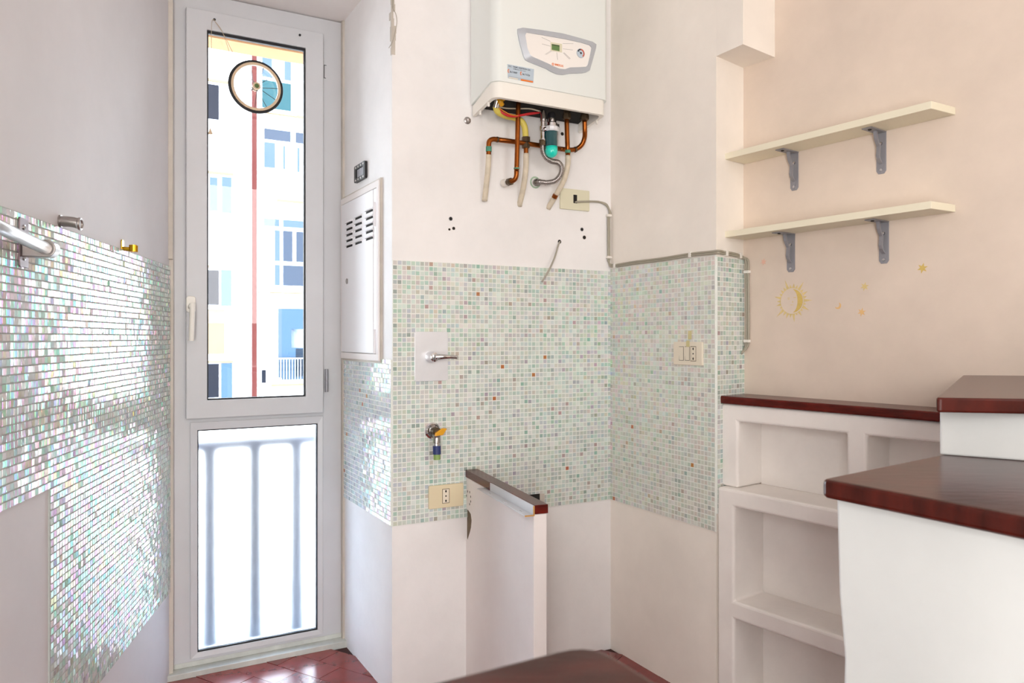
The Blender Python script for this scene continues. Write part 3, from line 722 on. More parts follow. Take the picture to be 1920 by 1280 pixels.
quad_px('printed_rule', [(953, 142.3), (999.5, 151.2), (999.5, 151.7), (953, 142.8)], kst+0.0004, M['ink'], st)
quad_px('orange_block', [(976.5, 148), (999.6, 152.4), (999.2, 155), (976.5, 151)], kst+0.0004, M['orange_ink'], st)
quad_px('printed_band', [(954, 144.3), (971, 147.6), (971, 149.6), (954, 146.0)], kst+0.0004, M['ivory2'], st)

# ------------------------------------------------------------------ pipework under the boiler
def wp(x, y, k): return WB.P(x, y, k)
R1 = 0.0082
pipe = thing('copper_pipe', wp(945, 343, 0), 'straight copper pipe dropping from the boiler to an elbow in the wall', 'pipe')
KA = 0.075
MB().tube([wp(972, 186, KA), wp(971, 230, KA), wp(969.5, 290, KA), wp(968.5, 322, KA)], R1, 12, 3).tube(
    [wp(968.5, 320, KA), wp(968, 330, KA*0.98), wp(964.5, 337, KA*0.9), wp(957, 340, KA*0.75)], R1*0.98, 12, 5).build('pipe_run', M['copper'], pipe, smooth='all')
ax = wp(945, 343.5, 0.004)-wp(958, 340, KA*0.75)
MB().lathe(wp(958, 340, KA*0.75), ax, [(0.0095, -0.004), (0.0125, 0), (0.0125, 0.018), (0.0095, 0.02), (0.0095, 0.026)], 8).build('nut', M['old_brass'], pipe)
MB().lathe(wp(958, 340, KA*0.75), ax, [(0.013, 0.024), (0.014, 0.028), (0.014, ax.length), (0.010, ax.length)], 16).build('wall_collar', M['clip'], pipe, smooth=True)
MB().lathe(wp(972, 184, KA), (0, 0, 1), [(0.0125, -0.006), (0.0145, 0), (0.0145, 0.018)], 8).build('top_nut', M['dark'], pipe)
MB().lathe(wp(968.6, 317, KA), (0, 0, 1), [(0.0098, 0), (0.0098, 0.004)], 12).build('solder_ring', M['verdigris'], pipe)

p2 = thing('looped_copper_pipe', wp(912, 370, 0), 'bent copper pipe crossing behind the others from right-hand boiler outlet to painted end', 'pipe')
KB = 0.05
MB().tube([wp(1096, 226, 0.085), wp(1096.5, 245, 0.08), wp(1096, 258, 0.07), wp(1091, 271, 0.06), wp(1081, 279, KB), wp(1068, 281, KB), wp(1050, 279, KB)], R1, 12, 5).tube(
    [wp(1052, 279.3, KB), wp(1010, 272.5, KB), wp(970, 266.5, KB), wp(932, 261.5, KB)], R1, 12, 2).tube(
    [wp(934, 261.8, KB), wp(924, 261, KB), wp(917.5, 265, KB), wp(916.3, 275, KB), wp(916.2, 292, KB)], R1, 12, 5).build('pipe_run', M['copper'], p2, smooth='all')
MB().tube([wp(916.2, 290, KB), wp(915, 315, KB*0.9), wp(912, 345, KB*0.5), wp(908.5, 377, 0.010)], 0.0092, 12, 5).build('painted_end', M['sleeve'], p2, smooth='all')
MB().lathe(wp(916.3, 275, KB), (0, 0, -1), [(0.0098, 0), (0.0098, 0.016)], 12).build('solder_ring', M['verdigris'], p2)
MB().lathe(wp(931, 261.4, KB), wp(940, 262.7, KB)-wp(931, 261.4, KB), [(0.0095, 0), (0.0095, 0.005)], 12).build('solder_ring', M['old_brass'], p2)
MB().lathe(wp(1077, 281, KB), wp(1085, 277, KB)-wp(1077, 281, KB), [(0.0098, 0), (0.0098, 0.007)], 12).build('solder_ring', M['old_brass'], p2)
MB().lathe(wp(1096, 222, 0.085), (0, 0, 1), [(0.012, -0.008), (0.0155, -0.004), (0.0155, 0.010), (0.013, 0.011), (0.013, 0.018), (0.0145, 0.019), (0.0145, 0.030)], 6).build('nut', M['old_brass'], p2)

p3 = thing('gas_pipe', wp(975, 385, 0), 'yellow gas hose ending in a brass union and cream painted pipe', 'pipe')
KC = 0.05
MB().tube([wp(929, 198, 0.07), wp(933, 209, 0.065), wp(948, 217, 0.055), wp(966, 221, KC), wp(978, 228, KC), wp(984, 240, KC), wp(985.5, 260, KC)], 0.0105, 12, 6).build('yellow_sheath', M['gas_yellow'], p3, smooth='all')
MB().lathe(wp(986, 277, KC), (0, 0, 1), [(0.011, -0.002), (0.0135, 0), (0.0135, 0.013), (0.0105, 0.014), (0.0105, 0.019), (0.0145, 0.020), (0.0145, 0.036)], 6).build('union_nut', M['old_brass'], p3)
MB().tube([wp(986.2, 275, KC), wp(986.4, 292, KC)], R1, 12, 1).build('copper_stub', M['copper'], p3, smooth=True)
MB().tube([wp(986.4, 288, KC), wp(985.8, 315, KC), wp(981.5, 350, KC*0.6), wp(973.5, 386, -0.004)], 0.0096, 12, 5).build('painted_end', M['sleeve'], p3, smooth='all')
gv = MB().lathe(wp(929.5, 199, 0.07), wp(935, 180, 0.08)-wp(929.5, 199, 0.07), [(0.011, -0.006), (0.012, 0), (0.010, 0.008), (0.012, 0.012), (0.009, 0.03)], 10).build('gas_valve', M['chrome'], p3, smooth=True)
MB().tube([wp(935, 183, 0.095), wp(938, 190, 0.105), wp(941.5, 197, 0.10)], 0.0085, 8, 4).tube([wp(935, 184, 0.095), wp(941, 184, 0.095), wp(945, 189, 0.095)], 0.007, 8, 4).build('valve_lever', M['lever_yellow'], gv, smooth='all')

p4 = thing('short_copper_pipe', wp(1027, 390, 0), 'copper pipe beside the teal filter, swept down-left as a cream painted end', 'pipe')
KD = 0.075
MB().tube([wp(1062.5, 216, KD), wp(1063.2, 250, KD), wp(1065, 296, KD)], R1, 12, 2).build('pipe_run', M['copper'], p4, smooth='all')
MB().tube([wp(1065, 292, KD), wp(1064, 312, KD), wp(1057, 338, KD*0.75), wp(1042, 366, KD*0.35), wp(1027, 391, -0.004)], 0.0096, 12, 5).build('painted_end', M['sleeve'], p4, smooth='all')
MB().lathe(wp(1062.5, 221, KD), (0, 0, 1), [(0.011, -0.006), (0.0145, -0.002), (0.0145, 0.014), (0.0115, 0.016), (0.0115, 0.028), (0.0135, 0.029), (0.0135, 0.040)], 6).build('nut', M['old_brass'], p4)
MB().lathe(wp(1064.6, 285, KD), (0, 0, 1), [(0.0098, -0.004), (0.0098, 0.006)], 12).build('solder_ring', M['verdigris'], p4)
s_, z_ = WB.hit(1041, 370, 0.03)
MB().tube([wp(1042, 365, 0.035), wp(1039, 371, 0.028)], 0.0098, 10, 1).build('rust_patch', M['copper'], p4)

flt = thing('water_filter', wp(1034, 300, 0.085), 'boiler water filter with chrome head and bright teal bowl', 'filter')
KF = 0.10
def zat(y, k): return WB.hit(1034, y, k)[1]
o_ = wp(1034, 284, KF)
MB().lathe(o_, (0, 0, 1), [(0.0205, 0), (0.0205, zat(243, KF)-o_.z)], 24).build('bowl', M['teal_dark'], flt, smooth=True)
hemi = [(0.0208, 0.016)]+[(0.0208*math.cos(math.radians(a)), -0.0208*math.sin(math.radians(a))) for a in (0, 15, 30, 45, 60, 75, 88)]
MB().lathe(o_, (0, 0, 1), hemi, 24).build('bowl_cup', M['teal'], flt, smooth='all')
hz0 = zat(245, KF); 
MB().lathe(wp(1034, 245, KF), (0, 0, 1), [(0.0235, -0.004), (0.0255, 0), (0.0255, 0.011), (0.022, 0.013)], 12).build('collar', M['plate_steel'], flt)
MB().lathe(wp(1034, 238, KF), (0, 0, 1), [(0.020, 0), (0.019, 0.012), (0.013, 0.016), (0.012, 0.028), (0.009, 0.03)], 14).build('head', M['chrome'], flt, smooth=True)
MB().lathe(wp(1034, 228, KF-0.012), (0, 0, 1), [(0.017, 0), (0.015, 0.014), (0.011, 0.03)], 12).box(lambda s, k, z: TB(WB.hit(1034, 228, KF)[0]+s, KF+k-0.02, zat(230, KF)+z), 0.0, 0.040, -0.006, 0.006, -0.008, 0.004).build('cap_bracket', M['black'], flt)
MB().lathe(wp(1018, 262, KF-0.012), (0, 0, 1), [(0.010, -0.006), (0.0115, 0), (0.009, 0.006), (0.009, 0.03), (0.012, 0.032), (0.012, 0.044), (0.008, 0.046), (0.008, 0.060), (0.0105, 0.061), (0.0105, 0.085), (0.008, 0.1)], 10).build('inlet_valve', M['chrome'], flt, smooth=True)
MB().tube([wp(1018, 244, KF-0.01), wp(1024, 242, KF), wp(1034, 240, KF)], 0.0085, 8, 3).build('branch', M['chrome'], flt, smooth='all')
MB().tube([wp(1017.5, 262, KF-0.012), wp(1017.6, 272, KF-0.014)], 0.0115, 8, 1).build('nut', M['old_brass'], flt)

fh = thing('flexible_hose', wp(1005, 342, 0), 'corrugated steel flexible hose curling below the teal filter into the wall', 'hose')
hp = [wp(1017.6, 268, 0.085), wp(1018, 282, 0.082), wp(1023, 294, 0.08), wp(1034, 302, 0.075), wp(1047, 305, 0.075), wp(1053, 314, 0.075), wp(1051, 327, 0.07), wp(1042, 338, 0.06), wp(1028, 342, 0.045), wp(1012, 341, 0.03), wp(1004, 342, 0.014)]
MB().tube(hp, 0.0085, 10, 16, radii=lambda i, n: 0.0086+0.0015*math.sin(i*2.1)).build('corrugated_tube', M['steel'], fh, smooth='all')
MB().lathe(wp(1004.5, 342, 0.0), wp(1012, 341, 0.03)-wp(1004, 342, 0.0), [(0.013, 0), (0.013, 0.012), (0.0105, 0.014), (0.0105, 0.030)], 12).build('end_nut', M['steel'], fh, smooth=True)
q = WB.hit(1003.5, 342, 0); MB().ring(TB, disc(q[0], q[1], 0.021, 20), disc(q[0], q[1], 0.015, 20), 0, 0.0008).build('verdigris_stain', M['stain'], fh)

wires = thing('wire_bundle', wp(970, 215, 0.06), 'red and orange wires slung under the boiler between valve and filter', 'wires')
MB().tube([wp(934, 203, 0.07), wp(944, 212, 0.075), wp(960, 217, 0.08), wp(978, 215, 0.085), wp(995, 212, 0.09), wp(1012, 211, 0.085)], 0.0026, 7, 6).tube([wp(934, 205, 0.07), wp(946, 215, 0.075), wp(961, 219, 0.08), wp(980, 216.5, 0.085), wp(1010, 212, 0.085)], 0.0022, 7, 6).build('red_wire', M['red_wire'], wires, smooth='all')
MB().tube([wp(935, 202, 0.072), wp(946, 209, 0.077), wp(958, 215, 0.082), wp(972, 217, 0.085)], 0.002, 7, 6).build('orange_wire', M['orange_wire'], wires, smooth='all')
MB().tube([wp(930, 199, 0.07), wp(950, 203, 0.06), wp(975, 203.5, 0.06), wp(995, 204, 0.07), wp(1012, 208.5, 0.08)], 0.0025, 7, 6).build('white_cable', M['white_wire'], wires, smooth='all')

# ------------------------------------------------------------------ fixings, holes and cables on the back wall
nB = TB(0, 1, 0)-TB(0, 0, 0)
rp = MB().lathe(wp(876, 226, 0), nB, [(0.012, 0), (0.012, 0.003), (0.008, 0.005), (0.006, 0.014), (0.003, 0.015)], 14).build('wall_plug', M['steel'], None, smooth=True, label='round metal anchor screw in the wall left of the copper pipes', cat='screw')
for px, py, r, lab in ((845, 410, 0.0055, 'ringed screw hole above the mosaic, topmost of the left cluster'), (842.5, 430, 0.003, 'tiny drilled hole above the mosaic, lower left of the left cluster'), (850.5, 428, 0.0042, 'dark drilled hole above the mosaic, lower right of the left cluster'),
                       (1091, 430, 0.0055, 'ringed screw hole above the mosaic below the ivory cable plate'), (1095.5, 445, 0.0055, 'brownish drilled hole under the ringed hole below the ivory cable plate'), (1054, 251, 0.005, 'dark drilled hole in the wall beside the teal filter')):
    s_, z_ = WB.hit(px, py)
    h_ = MB().ring(TB, disc(s_, z_, r*1.25), disc(s_, z_, r), 0, 0.0012).build('drilled_hole', M['old_brass'] if px not in (845, 1091) else M['grey_metal'], None, label=lab, cat='hole', group='holes in the back wall')
    MB().prism(TB, disc(s_, z_, r), 0.0001, 0.0005).build('hole_bottom', M['dark'], h_)
cs, cz = WB.hit(1049, 453)
stubc = thing('cable_stub', wp(1015, 528, 0), 'short grey cable hanging loose out of a hole above the mosaic', 'cable')
MB().tube([wp(1050, 451, -0.004), wp(1046, 462, 0.012), wp(1040, 482, 0.03), wp(1030, 505, 0.045), wp(1016, 528, 0.05)], 0.0033, 8, 6).build('cable_sheath', M['grey_cable'], stubc, smooth='all')
MB().prism(TB, disc(cs, cz, 0.007), 0.0002, 0.0008).build('hole', M['dark'], stubc)

def plate(W, px, name, m, label, k=0.0, th=0.008):
    T = W.T
    s0, s1, z0, z1 = px
    t_ = thing(name, T((s0+s1)/2, k, z0), label, 'wall plate')
    MB().prism(T, rrect(s0, s1, z0, z1, 0.003), k, k+th).build('cover', m, t_, bevel=0.0015)
    return t_, T, (s0+s1)/2, (z0+z1)/2
def socket(T, s, z, k, parent, m):
    b = MB().box(T, s-0.011, s+0.011, k-0.002, k+0.0008, z-0.022, z+0.022).build('socket', m, parent, bevel=0.0005)
    for dz, hh in ((0.0155, 0.0042), (0, 0.0024), (-0.0155, 0.0042)):
        MB().prism(T, disc(s, z+dz, 0.0027, 10, hh), k+0.0008, k+0.0012).build('pin_hole', M['dark'], b)
    MB().ring(T, rect(s-0.0125, s+0.0125, z-0.0235, z+0.0235), rect(s-0.011, s+0.011, z-0.022, z+0.022), k, k+0.0004).build('gap', M['old_brass'], b)

t_, T_, sc, zc = plate(WB, pxrect(WB, 803.5, 911, 868, 954.5, 0.008), 'socket_plate', M['ivory'], 'ivory wall plate with one socket at the bottom of the back mosaic', k=0.0044)
q = WB.hit(836, 929.5, 0.0124); socket(T_, q[0], q[1], 0.0124, t_, M['ivory2'])
t_, T_, sc, zc = plate(WB, pxrect(WB, 1050.5, 352, 1105, 391, 0.006), 'cable_plate', M['ivory3'], 'blank ivory wall plate with one black slot and a grey cable coming out', k=0.0)
q = WB.hit(1078.5, 373, 0.008); MB().box(T_, q[0]-0.0075, q[0]+0.0075, 0.0078, 0.0086, q[1]-0.015, q[1]+0.015).build('slot', M['dark'], t_)
t_, T_, sc, zc = plate(WR, pxrect(WR, 1264.5, 640.5, 1318, 683, 0.008), 'switch_plate', M['ivory2'], 'pale ivory wall plate with two switches and a socket on the right mosaic', k=0.0044)
for px in (1277.5, 1288.5):
    q = WR.hit(px, 662.5, 0.0124)
    b_ = MB().ring(T_, rect(q[0]-0.0108, q[0]+0.0108, q[1]-0.0225, q[1]+0.0225), rect(q[0]-0.0095, q[0]+0.0095, q[1]-0.0212, q[1]+0.0212), 0.0122, 0.0128).build('switch', M['black'], t_)
    MB().poly_prism([T_(q[0]-0.0095, 0.0123, q[1]-0.0212), T_(q[0]+0.0095, 0.0123, q[1]-0.0212), T_(q[0]+0.0095, 0.0123, q[1]+0.0212), T_(q[0]-0.0095, 0.0123, q[1]+0.0212)],
                    [T_(q[0]-0.0095, 0.0128, q[1]-0.0212), T_(q[0]+0.0095, 0.0128, q[1]-0.0212), T_(q[0]+0.0095, 0.0158, q[1]+0.0212), T_(q[0]-0.0095, 0.0158, q[1]+0.0212)]).build('rocker', M['ivory2'], b_)
q = WR.hit(1300, 663, 0.0124); socket(T_, q[0], q[1], 0.0124, t_, M['ivory2'])
a_ = WR.hit(1287.5, 620, 0.006); b_ = WR.hit(1294.5, 650, 0.014)
mb = MB(); tw = 0.008; sm = WR.hit(1291, 640, 0.01)[0]; zl = zc+0.045
mb.poly_prism([WR.T(sm-tw, 0.0046, a_[1]), WR.T(sm+tw, 0.0046, a_[1]), WR.T(sm+tw, 0.0046, zl), WR.T(sm-tw, 0.0046, zl)], [WR.T(sm-tw, 0.0052, a_[1]), WR.T(sm+tw, 0.0052, a_[1]), WR.T(sm+tw, 0.0052, zl), WR.T(sm-tw, 0.0052, zl)])
mb.box(WR.T, sm-tw, sm+tw, 0.0125, 0.0130, b_[1], zl-0.004)
mb.build('masking_tape', M['tape'], None, label='strip of yellowed masking tape stuck above the two switches', cat='tape')

# cable from the plate round the corner and along the top of the right mosaic
zr = BAND1+0.014
cable = thing('wall_cable', wp(1078, 380, 0), 'grey double cable clipped along the corner and top edge of the right mosaic', 'cable')
KK = 0.0065
def rp_(x, y, k=KK): return WR.P(x, y, k)
mbc = MB()
for off in (0.0, 0.0062):
    pts = [wp(1078, 379, 0.007), wp(1086, 378, 0.014), wp(1110, 377.5, 0.010+off*0.3), wp(1126, 379, KK), wp(1138, 386-off*300, KK), wp(1145-off*250, 400, KK)]
    sB = LB-0.010-off
    zz = [WB.hit(1145, y, KK)[1] for y in (405, 430, 460, 485)]
    pts += [TB(sB, KK, z_) for z_ in zz]+[TB(sB-0.001, KK, zr+0.02+off), TB(LB-0.010, 0.009, zr+0.006+off)]
    pts += [WR.T(0.03, KK, zr+off), WR.T(0.15, KK, zr+0.001+off), WR.T(0.3, KK, zr+off), WR.T(0.42, KK, zr+0.002+off), WR.T(LR-0.02, KK, zr+off)]
    pts += [Vector(WC.T(-0.004, 0.010, zr+off)), WC.T(0.03, KK, zr+off), WC.T(0.10, KK, zr-0.002+off)]
    ws_ = 0.014+off*1.15
    pts += [WC.T(LC-0.012, 0.010, zr-0.008+off*0.5), WS.T(ws_, 0.005, zr-0.022+off), WS.T(ws_, 0.005, zr-0.06), WS.T(ws_+0.001, 0.005, 1.30), WS.T(ws_+0.002, 0.005, 1.18), WS.T(ws_, 0.005, 1.12), WS.T(0.008+off*0.5, 0.008, 1.100), WC.T(LC-0.022, 0.006, 1.088+off*0.4)]
    mbc.tube(pts, 0.0035, 8, 5)
mbc.build('cable_sheath', M['cream_cable'], cable, smooth='all')
for T_, s_, z_, hor in ((TB, LB-0.013, WB.hit(1145, 405, 0)[1], 0), (TB, LB-0.013, WB.hit(1147, 483, 0)[1], 0), (WR.T, 0.035, zr, 1), (WR.T, 0.43, zr+0.002, 1), (WC.T, 0.045, zr, 1), (WC.T, 0.122, zr-0.002, 1), (WS.T, 0.018, zr-0.05, 0), (WS.T, 0.018, 1.128, 0)):
    a, b = (0.005, 0.009) if hor else (0.010, 0.0045)
    MB().box(T_, s_-a, s_+a, 0.0, 0.0125, z_-b+0.003*hor, z_+b+0.003*hor).build('cable_clip', M['clip'], cable, bevel=0.001)

# thin wire and chipped filler on the corner above
thin = thing('loose_wire', wp(738, 10, 0), 'thin grey wire dangling in a bow near the wall corner at the ceiling', 'wire')
MB().tube([wp(736.5, -30, 0.004), wp(736.5, 0, 0.006), wp(736.5, 15, 0.006), wp(742, 26, 0.012), wp(744, 42, 0.016), wp(740, 62, 0.014), wp(736, 78, 0.008), wp(729, 90, 0.002)], 0.0011, 6, 6).build('wire_strand', M['grey_cable'], thin, smooth='all')
MB().tube([wp(736.5, -40, 0.004), wp(736.5, 14, 0.006)], 0.0022, 6, 1).build('wire_sleeve', M['grey_cable'], thin)
mb = MB(); rnd = random.Random(3)
for i in range(9):
    y0 = -20+i*13.5; z0 = WB.hit(735, y0)[1]; z1 = WB.hit(735, y0+14)[1]
    mb.box(TB, -0.003, 0.004+rnd.uniform(0, 0.010), -0.002, 0.0015, z1, z0); mb.box(WJ.T, -0.003, 0.006+rnd.uniform(0, 0.02 if 2 < i < 7 else 0.006), -0.002, 0.0015, z1, z0)
mb.build('chipped_filler', M['trim'], None, bevel=0.0006, label='strip of chipped beige filler down the wall corner above the cabinet', cat='filler')

# ------------------------------------------------------------------ mixer plate and tap on the back mosaic
k0 = 0.0044
mx = pxrect(WB, 777, 621.5, 839.5, 715, 0.006)
mix = thing('shower_mixer', TB((mx[0]+mx[1])/2, k0, mx[2]), 'square-cornered steel mixer plate with a single chrome lever on the back mosaic', 'mixer')
MB().prism(TB, rrect(*mx, 0.006), k0, k0+0.004).build('plate', M['plate_steel'], mix, bevel=0.001)
q = WB.hit(808, 669, 0.01)
MB().lathe(TB(q[0], k0+0.003, q[1]), nB, [(0.019, 0), (0.0185, 0.012), (0.017, 0.022), (0.0145, 0.034), (0.009, 0.037)], 22).build('boss', M['chrome'], mix, smooth=True)
lv = [TB(q[0]+0.002, k0+0.034, q[1]), TB(q[0]+0.028, k0+0.042, q[1]+0.001), TB(q[0]+0.055, k0+0.046, q[1]), TB(q[0]+0.074, k0+0.048, q[1]-0.001)]
MB().tube(lv, 0.008, 10, 5, radii=lambda i, n: 0.0115-0.0055*min(1, i/(n*0.55))).build('lever', M['chrome'], mix, smooth='all')
tap = thing('hose_tap', wp(815, 857, 0.004), 'small wall tap with orange handle, blue collar and cut green hose', 'tap')
q = WB.hit(811, 807, 0.006)
MB().lathe(TB(q[0], k0, q[1]), nB, [(0.0265, 0), (0.0265, 0.003), (0.022, 0.007), (0.0205, 0.003), (0.012, 0.004), (0.012, 0.010)], 24).build('rosette', M['chrome'], tap, smooth=True)
MB().lathe(TB(q[0], k0, q[1]), nB, [(0.011, 0.006), (0.011, 0.02), (0.014, 0.022), (0.014, 0.040), (0.009, 0.045)], 12).build('body', M['old_brass'], tap, smooth=True)
hb = TB(q[0]+0.006, k0+0.045, q[1]-0.001)
hk = lambda s, k, z: TB(q[0]+s, k0+0.043+k, q[1]+z)
hdl = MB(); 
hdl.poly_prism([hk(-0.012, 0, -0.012), hk(0.016, 0, -0.010), hk(0.030, 0, 0.010), hk(0.014, 0, 0.012), hk(-0.010, 0, -0.002)], [hk(-0.012, 0.009, -0.012), hk(0.016, 0.009, -0.010), hk(0.030, 0.009, 0.010), hk(0.014, 0.009, 0.012), hk(-0.010, 0.009, -0.002)])
hdl.build('handle', M['lever_yellow'], tap, bevel=0.002)
sp0 = TB(q[0]+0.001, k0+0.032, q[1]-0.006)
MB().lathe(sp0, (0.02, -0.02, -1), [(0.012, 0), (0.012, 0.010), (0.0105, 0.012), (0.0125, 0.022), (0.0125, 0.030)], 14).build('spout', M['steel'], tap, smooth=True)
MB().lathe(sp0, (0.02, -0.02, -1), [(0.0128, 0.030), (0.0138, 0.031), (0.0138, 0.038), (0.0128, 0.039)], 14).build('hose_clamp', M['chrome'], tap, smooth=True)
MB().lathe(sp0, (0.02, -0.02, -1), [(0.0130, 0.038), (0.0130, 0.066)], 14).build('blue_collar', M['hose_blue'], tap, smooth=True)
MB().lathe(sp0, (0.02, -0.02, -1), [(0.0112, 0.066), (0.0112, 0.083), (0.008, 0.0832)], 14).build('cut_hose', M['hose_green'], tap, smooth=True)

# ------------------------------------------------------------------ low partition with wooden cap
WP = Wall((-0.155, 2.505), (0.392, -1), (-1, -0.4)); TP = WP.T
ZC = 0.7025; LP = (Vector((0.0457, 1.966))-Vector((-0.155, 2.505))).length; TH = 0.043
# jagged hole at the wall end is a real gap in the outline
kz = lambda px, py: WP.hit(px, py, 0)
pts = [(-0.02, 0.0), (LP-0.003, 0.0), (LP-0.003, ZC-0.024), (-0.02, ZC-0.024)]
hole = [kz(x, y) for x, y in ((876, 957), (880.5, 964), (882, 975), (881, 988), (878.5, 998), (876, 1006), (874, 1012))]
body = [(-0.02, 0.0), (LP-0.003, 0.0), (LP-0.003, ZC-0.024), (-0.02, ZC-0.024)] + [(-0.02, hole[0][1])] + [(h[0], h[1]) for h in hole] + [(-0.02, hole[-1][1])]
part_w = structure(MB().prism(TP, body, -TH+0.002, -0.003), 'wall_partition', M['plaster'], bevel=0.003)
MB().prism(TP, [(-0.02, hole[0][1])]+[(h[0]-0.0005, h[1]) for h in hole]+[(-0.02, hole[-1][1])], -TH+0.004, -0.007).build('broken_plaster', M['bare'], part_w)
sl = MB()
for x, y in ((875.2, 921), (879.2, 922.5), (873.2, 929), (880.8, 931), (881, 940), (879, 945)):
    s_, z_ = kz(x, y); sl.prism(TP, disc(s_, z_, 0.0028, 8, 0.0042), -0.0032, -0.0026)
sl.build('drilled_holes', M['dark'], part_w)
sN = kz(918, 905)[0]
cap = MB().plan([tuple(TP(-0.0, 0, 0).xy), tuple(TP(sN, 0, 0).xy), tuple(TP(sN, -0.004, 0).xy), tuple(TP(LP, -0.004, 0).xy), tuple(TP(LP, -TH, 0).xy), tuple(TP(0, -TH, 0).xy)], ZC-0.0235, ZC).build('partition_cap', M['wood'], None, bevel=0.0012,
    label='narrow dark red wooden capping along the top of the low partition', cat='capping')
ang = thing('angle_strip', TP((sN+LP)/2, 0.02, ZC-0.026), 'white metal angle strip with three holes beside the partition capping', 'angle strip')
a0, a1 = kz(905, 915)[0]+0.015, LP+0.001
hx = [a0+(a1-a0)*f for f in (0.22, 0.55, 0.86)]
ss_ = [a0]; 
for h in hx: ss_ += [h-0.009, h+0.009]
ss_ += [a1]
MB().cells(lambda s, k, z: TP(s, z, ZC-0.0265+k), ss_, [-0.0025, 0.011, 0.0155, 0.024], lambda i, j: not (j == 1 and i % 2 == 1), 0.0, 0.002).build('flange', M['upvc'], ang)
MB().box(TP, sN, a1, -0.0035, -0.0012, ZC-0.0245, ZC-0.001).build('upright_flange', M['upvc'], ang)
MB().box(TP, a1, a1+0.0012, -0.0035, 0.0005, ZC-0.026, ZC-0.001).box(TP, a1, a1+0.0012, -0.0025, 0.024, ZC-0.0275, ZC-0.0235).build('cut_end', M['raw_wood'], ang)
# dark gap and filler patch in the mosaic behind the cap
a_ = pxrect(WB, 996, 927, 1012, 938, 0.005)
gp = MB().box(TB, a_[0]-0.01, a_[1], 0.0035, 0.0052, a_[2]-0.006, a_[3]).build('mosaic_gap', M['dark'], None, label='small black gap in the mosaic behind the partition capping', cat='hole')
a_ = pxrect(WB, 1012, 926, 1021, 960, 0.005)
MB().box(TB, a_[0], a_[1], 0.003, 0.0056, a_[2], a_[3]).build('filler_patch', M['trim'], None, label='small beige filler patch beside the black gap in the mosaic', cat='filler')

# ------------------------------------------------------------------ left wall fittings
TLw = WL.T; nL = TLw(0, 1, 0)-TLw(0, 0, 0)
towel = thing('towel_rail', TLw(WL.hit(42, 460)[0], 0.03, WL.hit(42, 500)[1]), 'brushed steel towel rail running out of frame along the left mosaic', 'towel rail')
bsx = WL.hit(42, 452, 0.005); z0 = WL.hit(42, 501, 0.005)[1]; z1 = WL.hit(40, 408, 0.005)[1]
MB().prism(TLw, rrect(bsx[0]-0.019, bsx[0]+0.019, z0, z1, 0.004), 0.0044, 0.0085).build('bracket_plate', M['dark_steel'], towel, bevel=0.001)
zr_ = WL.hit(80, 464, 0.05)[1]
zt_rail = WL.hit(0, 426, 0.05)
KRl = 0.050
for z_ in (z0+0.018, z1-0.018):
    MB().lathe(TLw(bsx[0], 0.0085, z_), nL, [(0.005, 0), (0.005, 0.001), (0.003, 0.002)], 12).build('screw', M['chrome'], towel)
MB().prism(lambda s, k, z: TLw(bsx[0]+k, s, z), [(0.008, zr_-0.016), (KRl, zr_-0.017)]+[(KRl+0.017*math.sin(a), zr_-0.017*math.cos(a)) for a in [math.pi*i/10 for i in range(1, 10)]]+[(KRl, zr_+0.017), (0.008, zr_+0.016)], -0.013, 0.013).build('bracket_arm', M['steel'], towel, bevel=0.002)
MB().tube([TLw(bsx[0]+0.014, KRl, zr_), TLw(zt_rail[0], KRl, zt_rail[1]), TLw(bsx[0]+0.012+(zt_rail[0]-bsx[0]-0.012)*3.4, KRl, zr_+(zt_rail[1]-zr_)*3.4)], 0.0118, 16, 1).build('rail', M['steel'], towel, smooth='all')
fs_ = bsx[0]+0.012+(zt_rail[0]-bsx[0]-0.012)*3.2; fz_ = zr_+(zt_rail[1]-zr_)*3.2
MB().prism(TLw, rrect(fs_-0.019, fs_+0.019, fz_-0.05, fz_+0.05, 0.004), 0.0, 0.0085).prism(lambda s, k, z: TLw(fs_+k, s, z), [(0.004, fz_-0.016), (KRl+0.012, fz_-0.017), (KRl+0.012, fz_+0.017), (0.004, fz_+0.016)], -0.013, 0.013).build('far_bracket', M['steel'], towel)
hook = thing('steel_hook', TLw(WL.hit(113, 418)[0], 0, WL.hit(113, 428)[1]), 'blunt brushed steel holder sticking out of the left wall above the mosaic', 'hook')
hq = WL.hit(112, 414.5, 0.0)
MB().tube([TLw(hq[0], 0.0, hq[1]), TLw(hq[0], 0.022, hq[1]-0.001), TLw(hq[0]-0.001, 0.037, hq[1]-0.004)], 0.0115, 14, 4).lathe(TLw(hq[0], 0.0, hq[1]), nL, [(0.0135, 0), (0.0135, 0.004)], 16).build('stub', M['steel'], hook, smooth=True)
torus(lambda s, k, z: TLw(hq[0]+s, 0.040+k, hq[1]-0.005+z), 0, 0, 0, 0.0115, 0.003, 24, 8).build('rim', M['steel'], hook, smooth='all')
MB().lathe(TLw(hq[0], 0.039, hq[1]-0.005), nL, [(0.0105, -0.004), (0.0105, 0.001)], 16).build('end_cup', M['plate_steel'], hook)
gh = thing('gold_hook', TLw(WL.hit(228, 467)[0], 0, WL.hit(228, 481)[1]), 'gold shower-head hook on a small plate above the left mosaic', 'hook')
gq = WL.hit(228.5, 466, 0.0)
MB().prism(TLw, rrect(gq[0]-0.010, gq[0]+0.010, gq[1]-0.021, gq[1]+0.024, 0.006), 0, 0.003).build('plate', M['brass'], gh, bevel=0.0008)
MB().tube([TLw(gq[0], 0.002, gq[1]), TLw(gq[0], 0.020, gq[1]-0.001)], 0.0058, 10, 1).build('arm', M['brass'], gh, smooth=True)
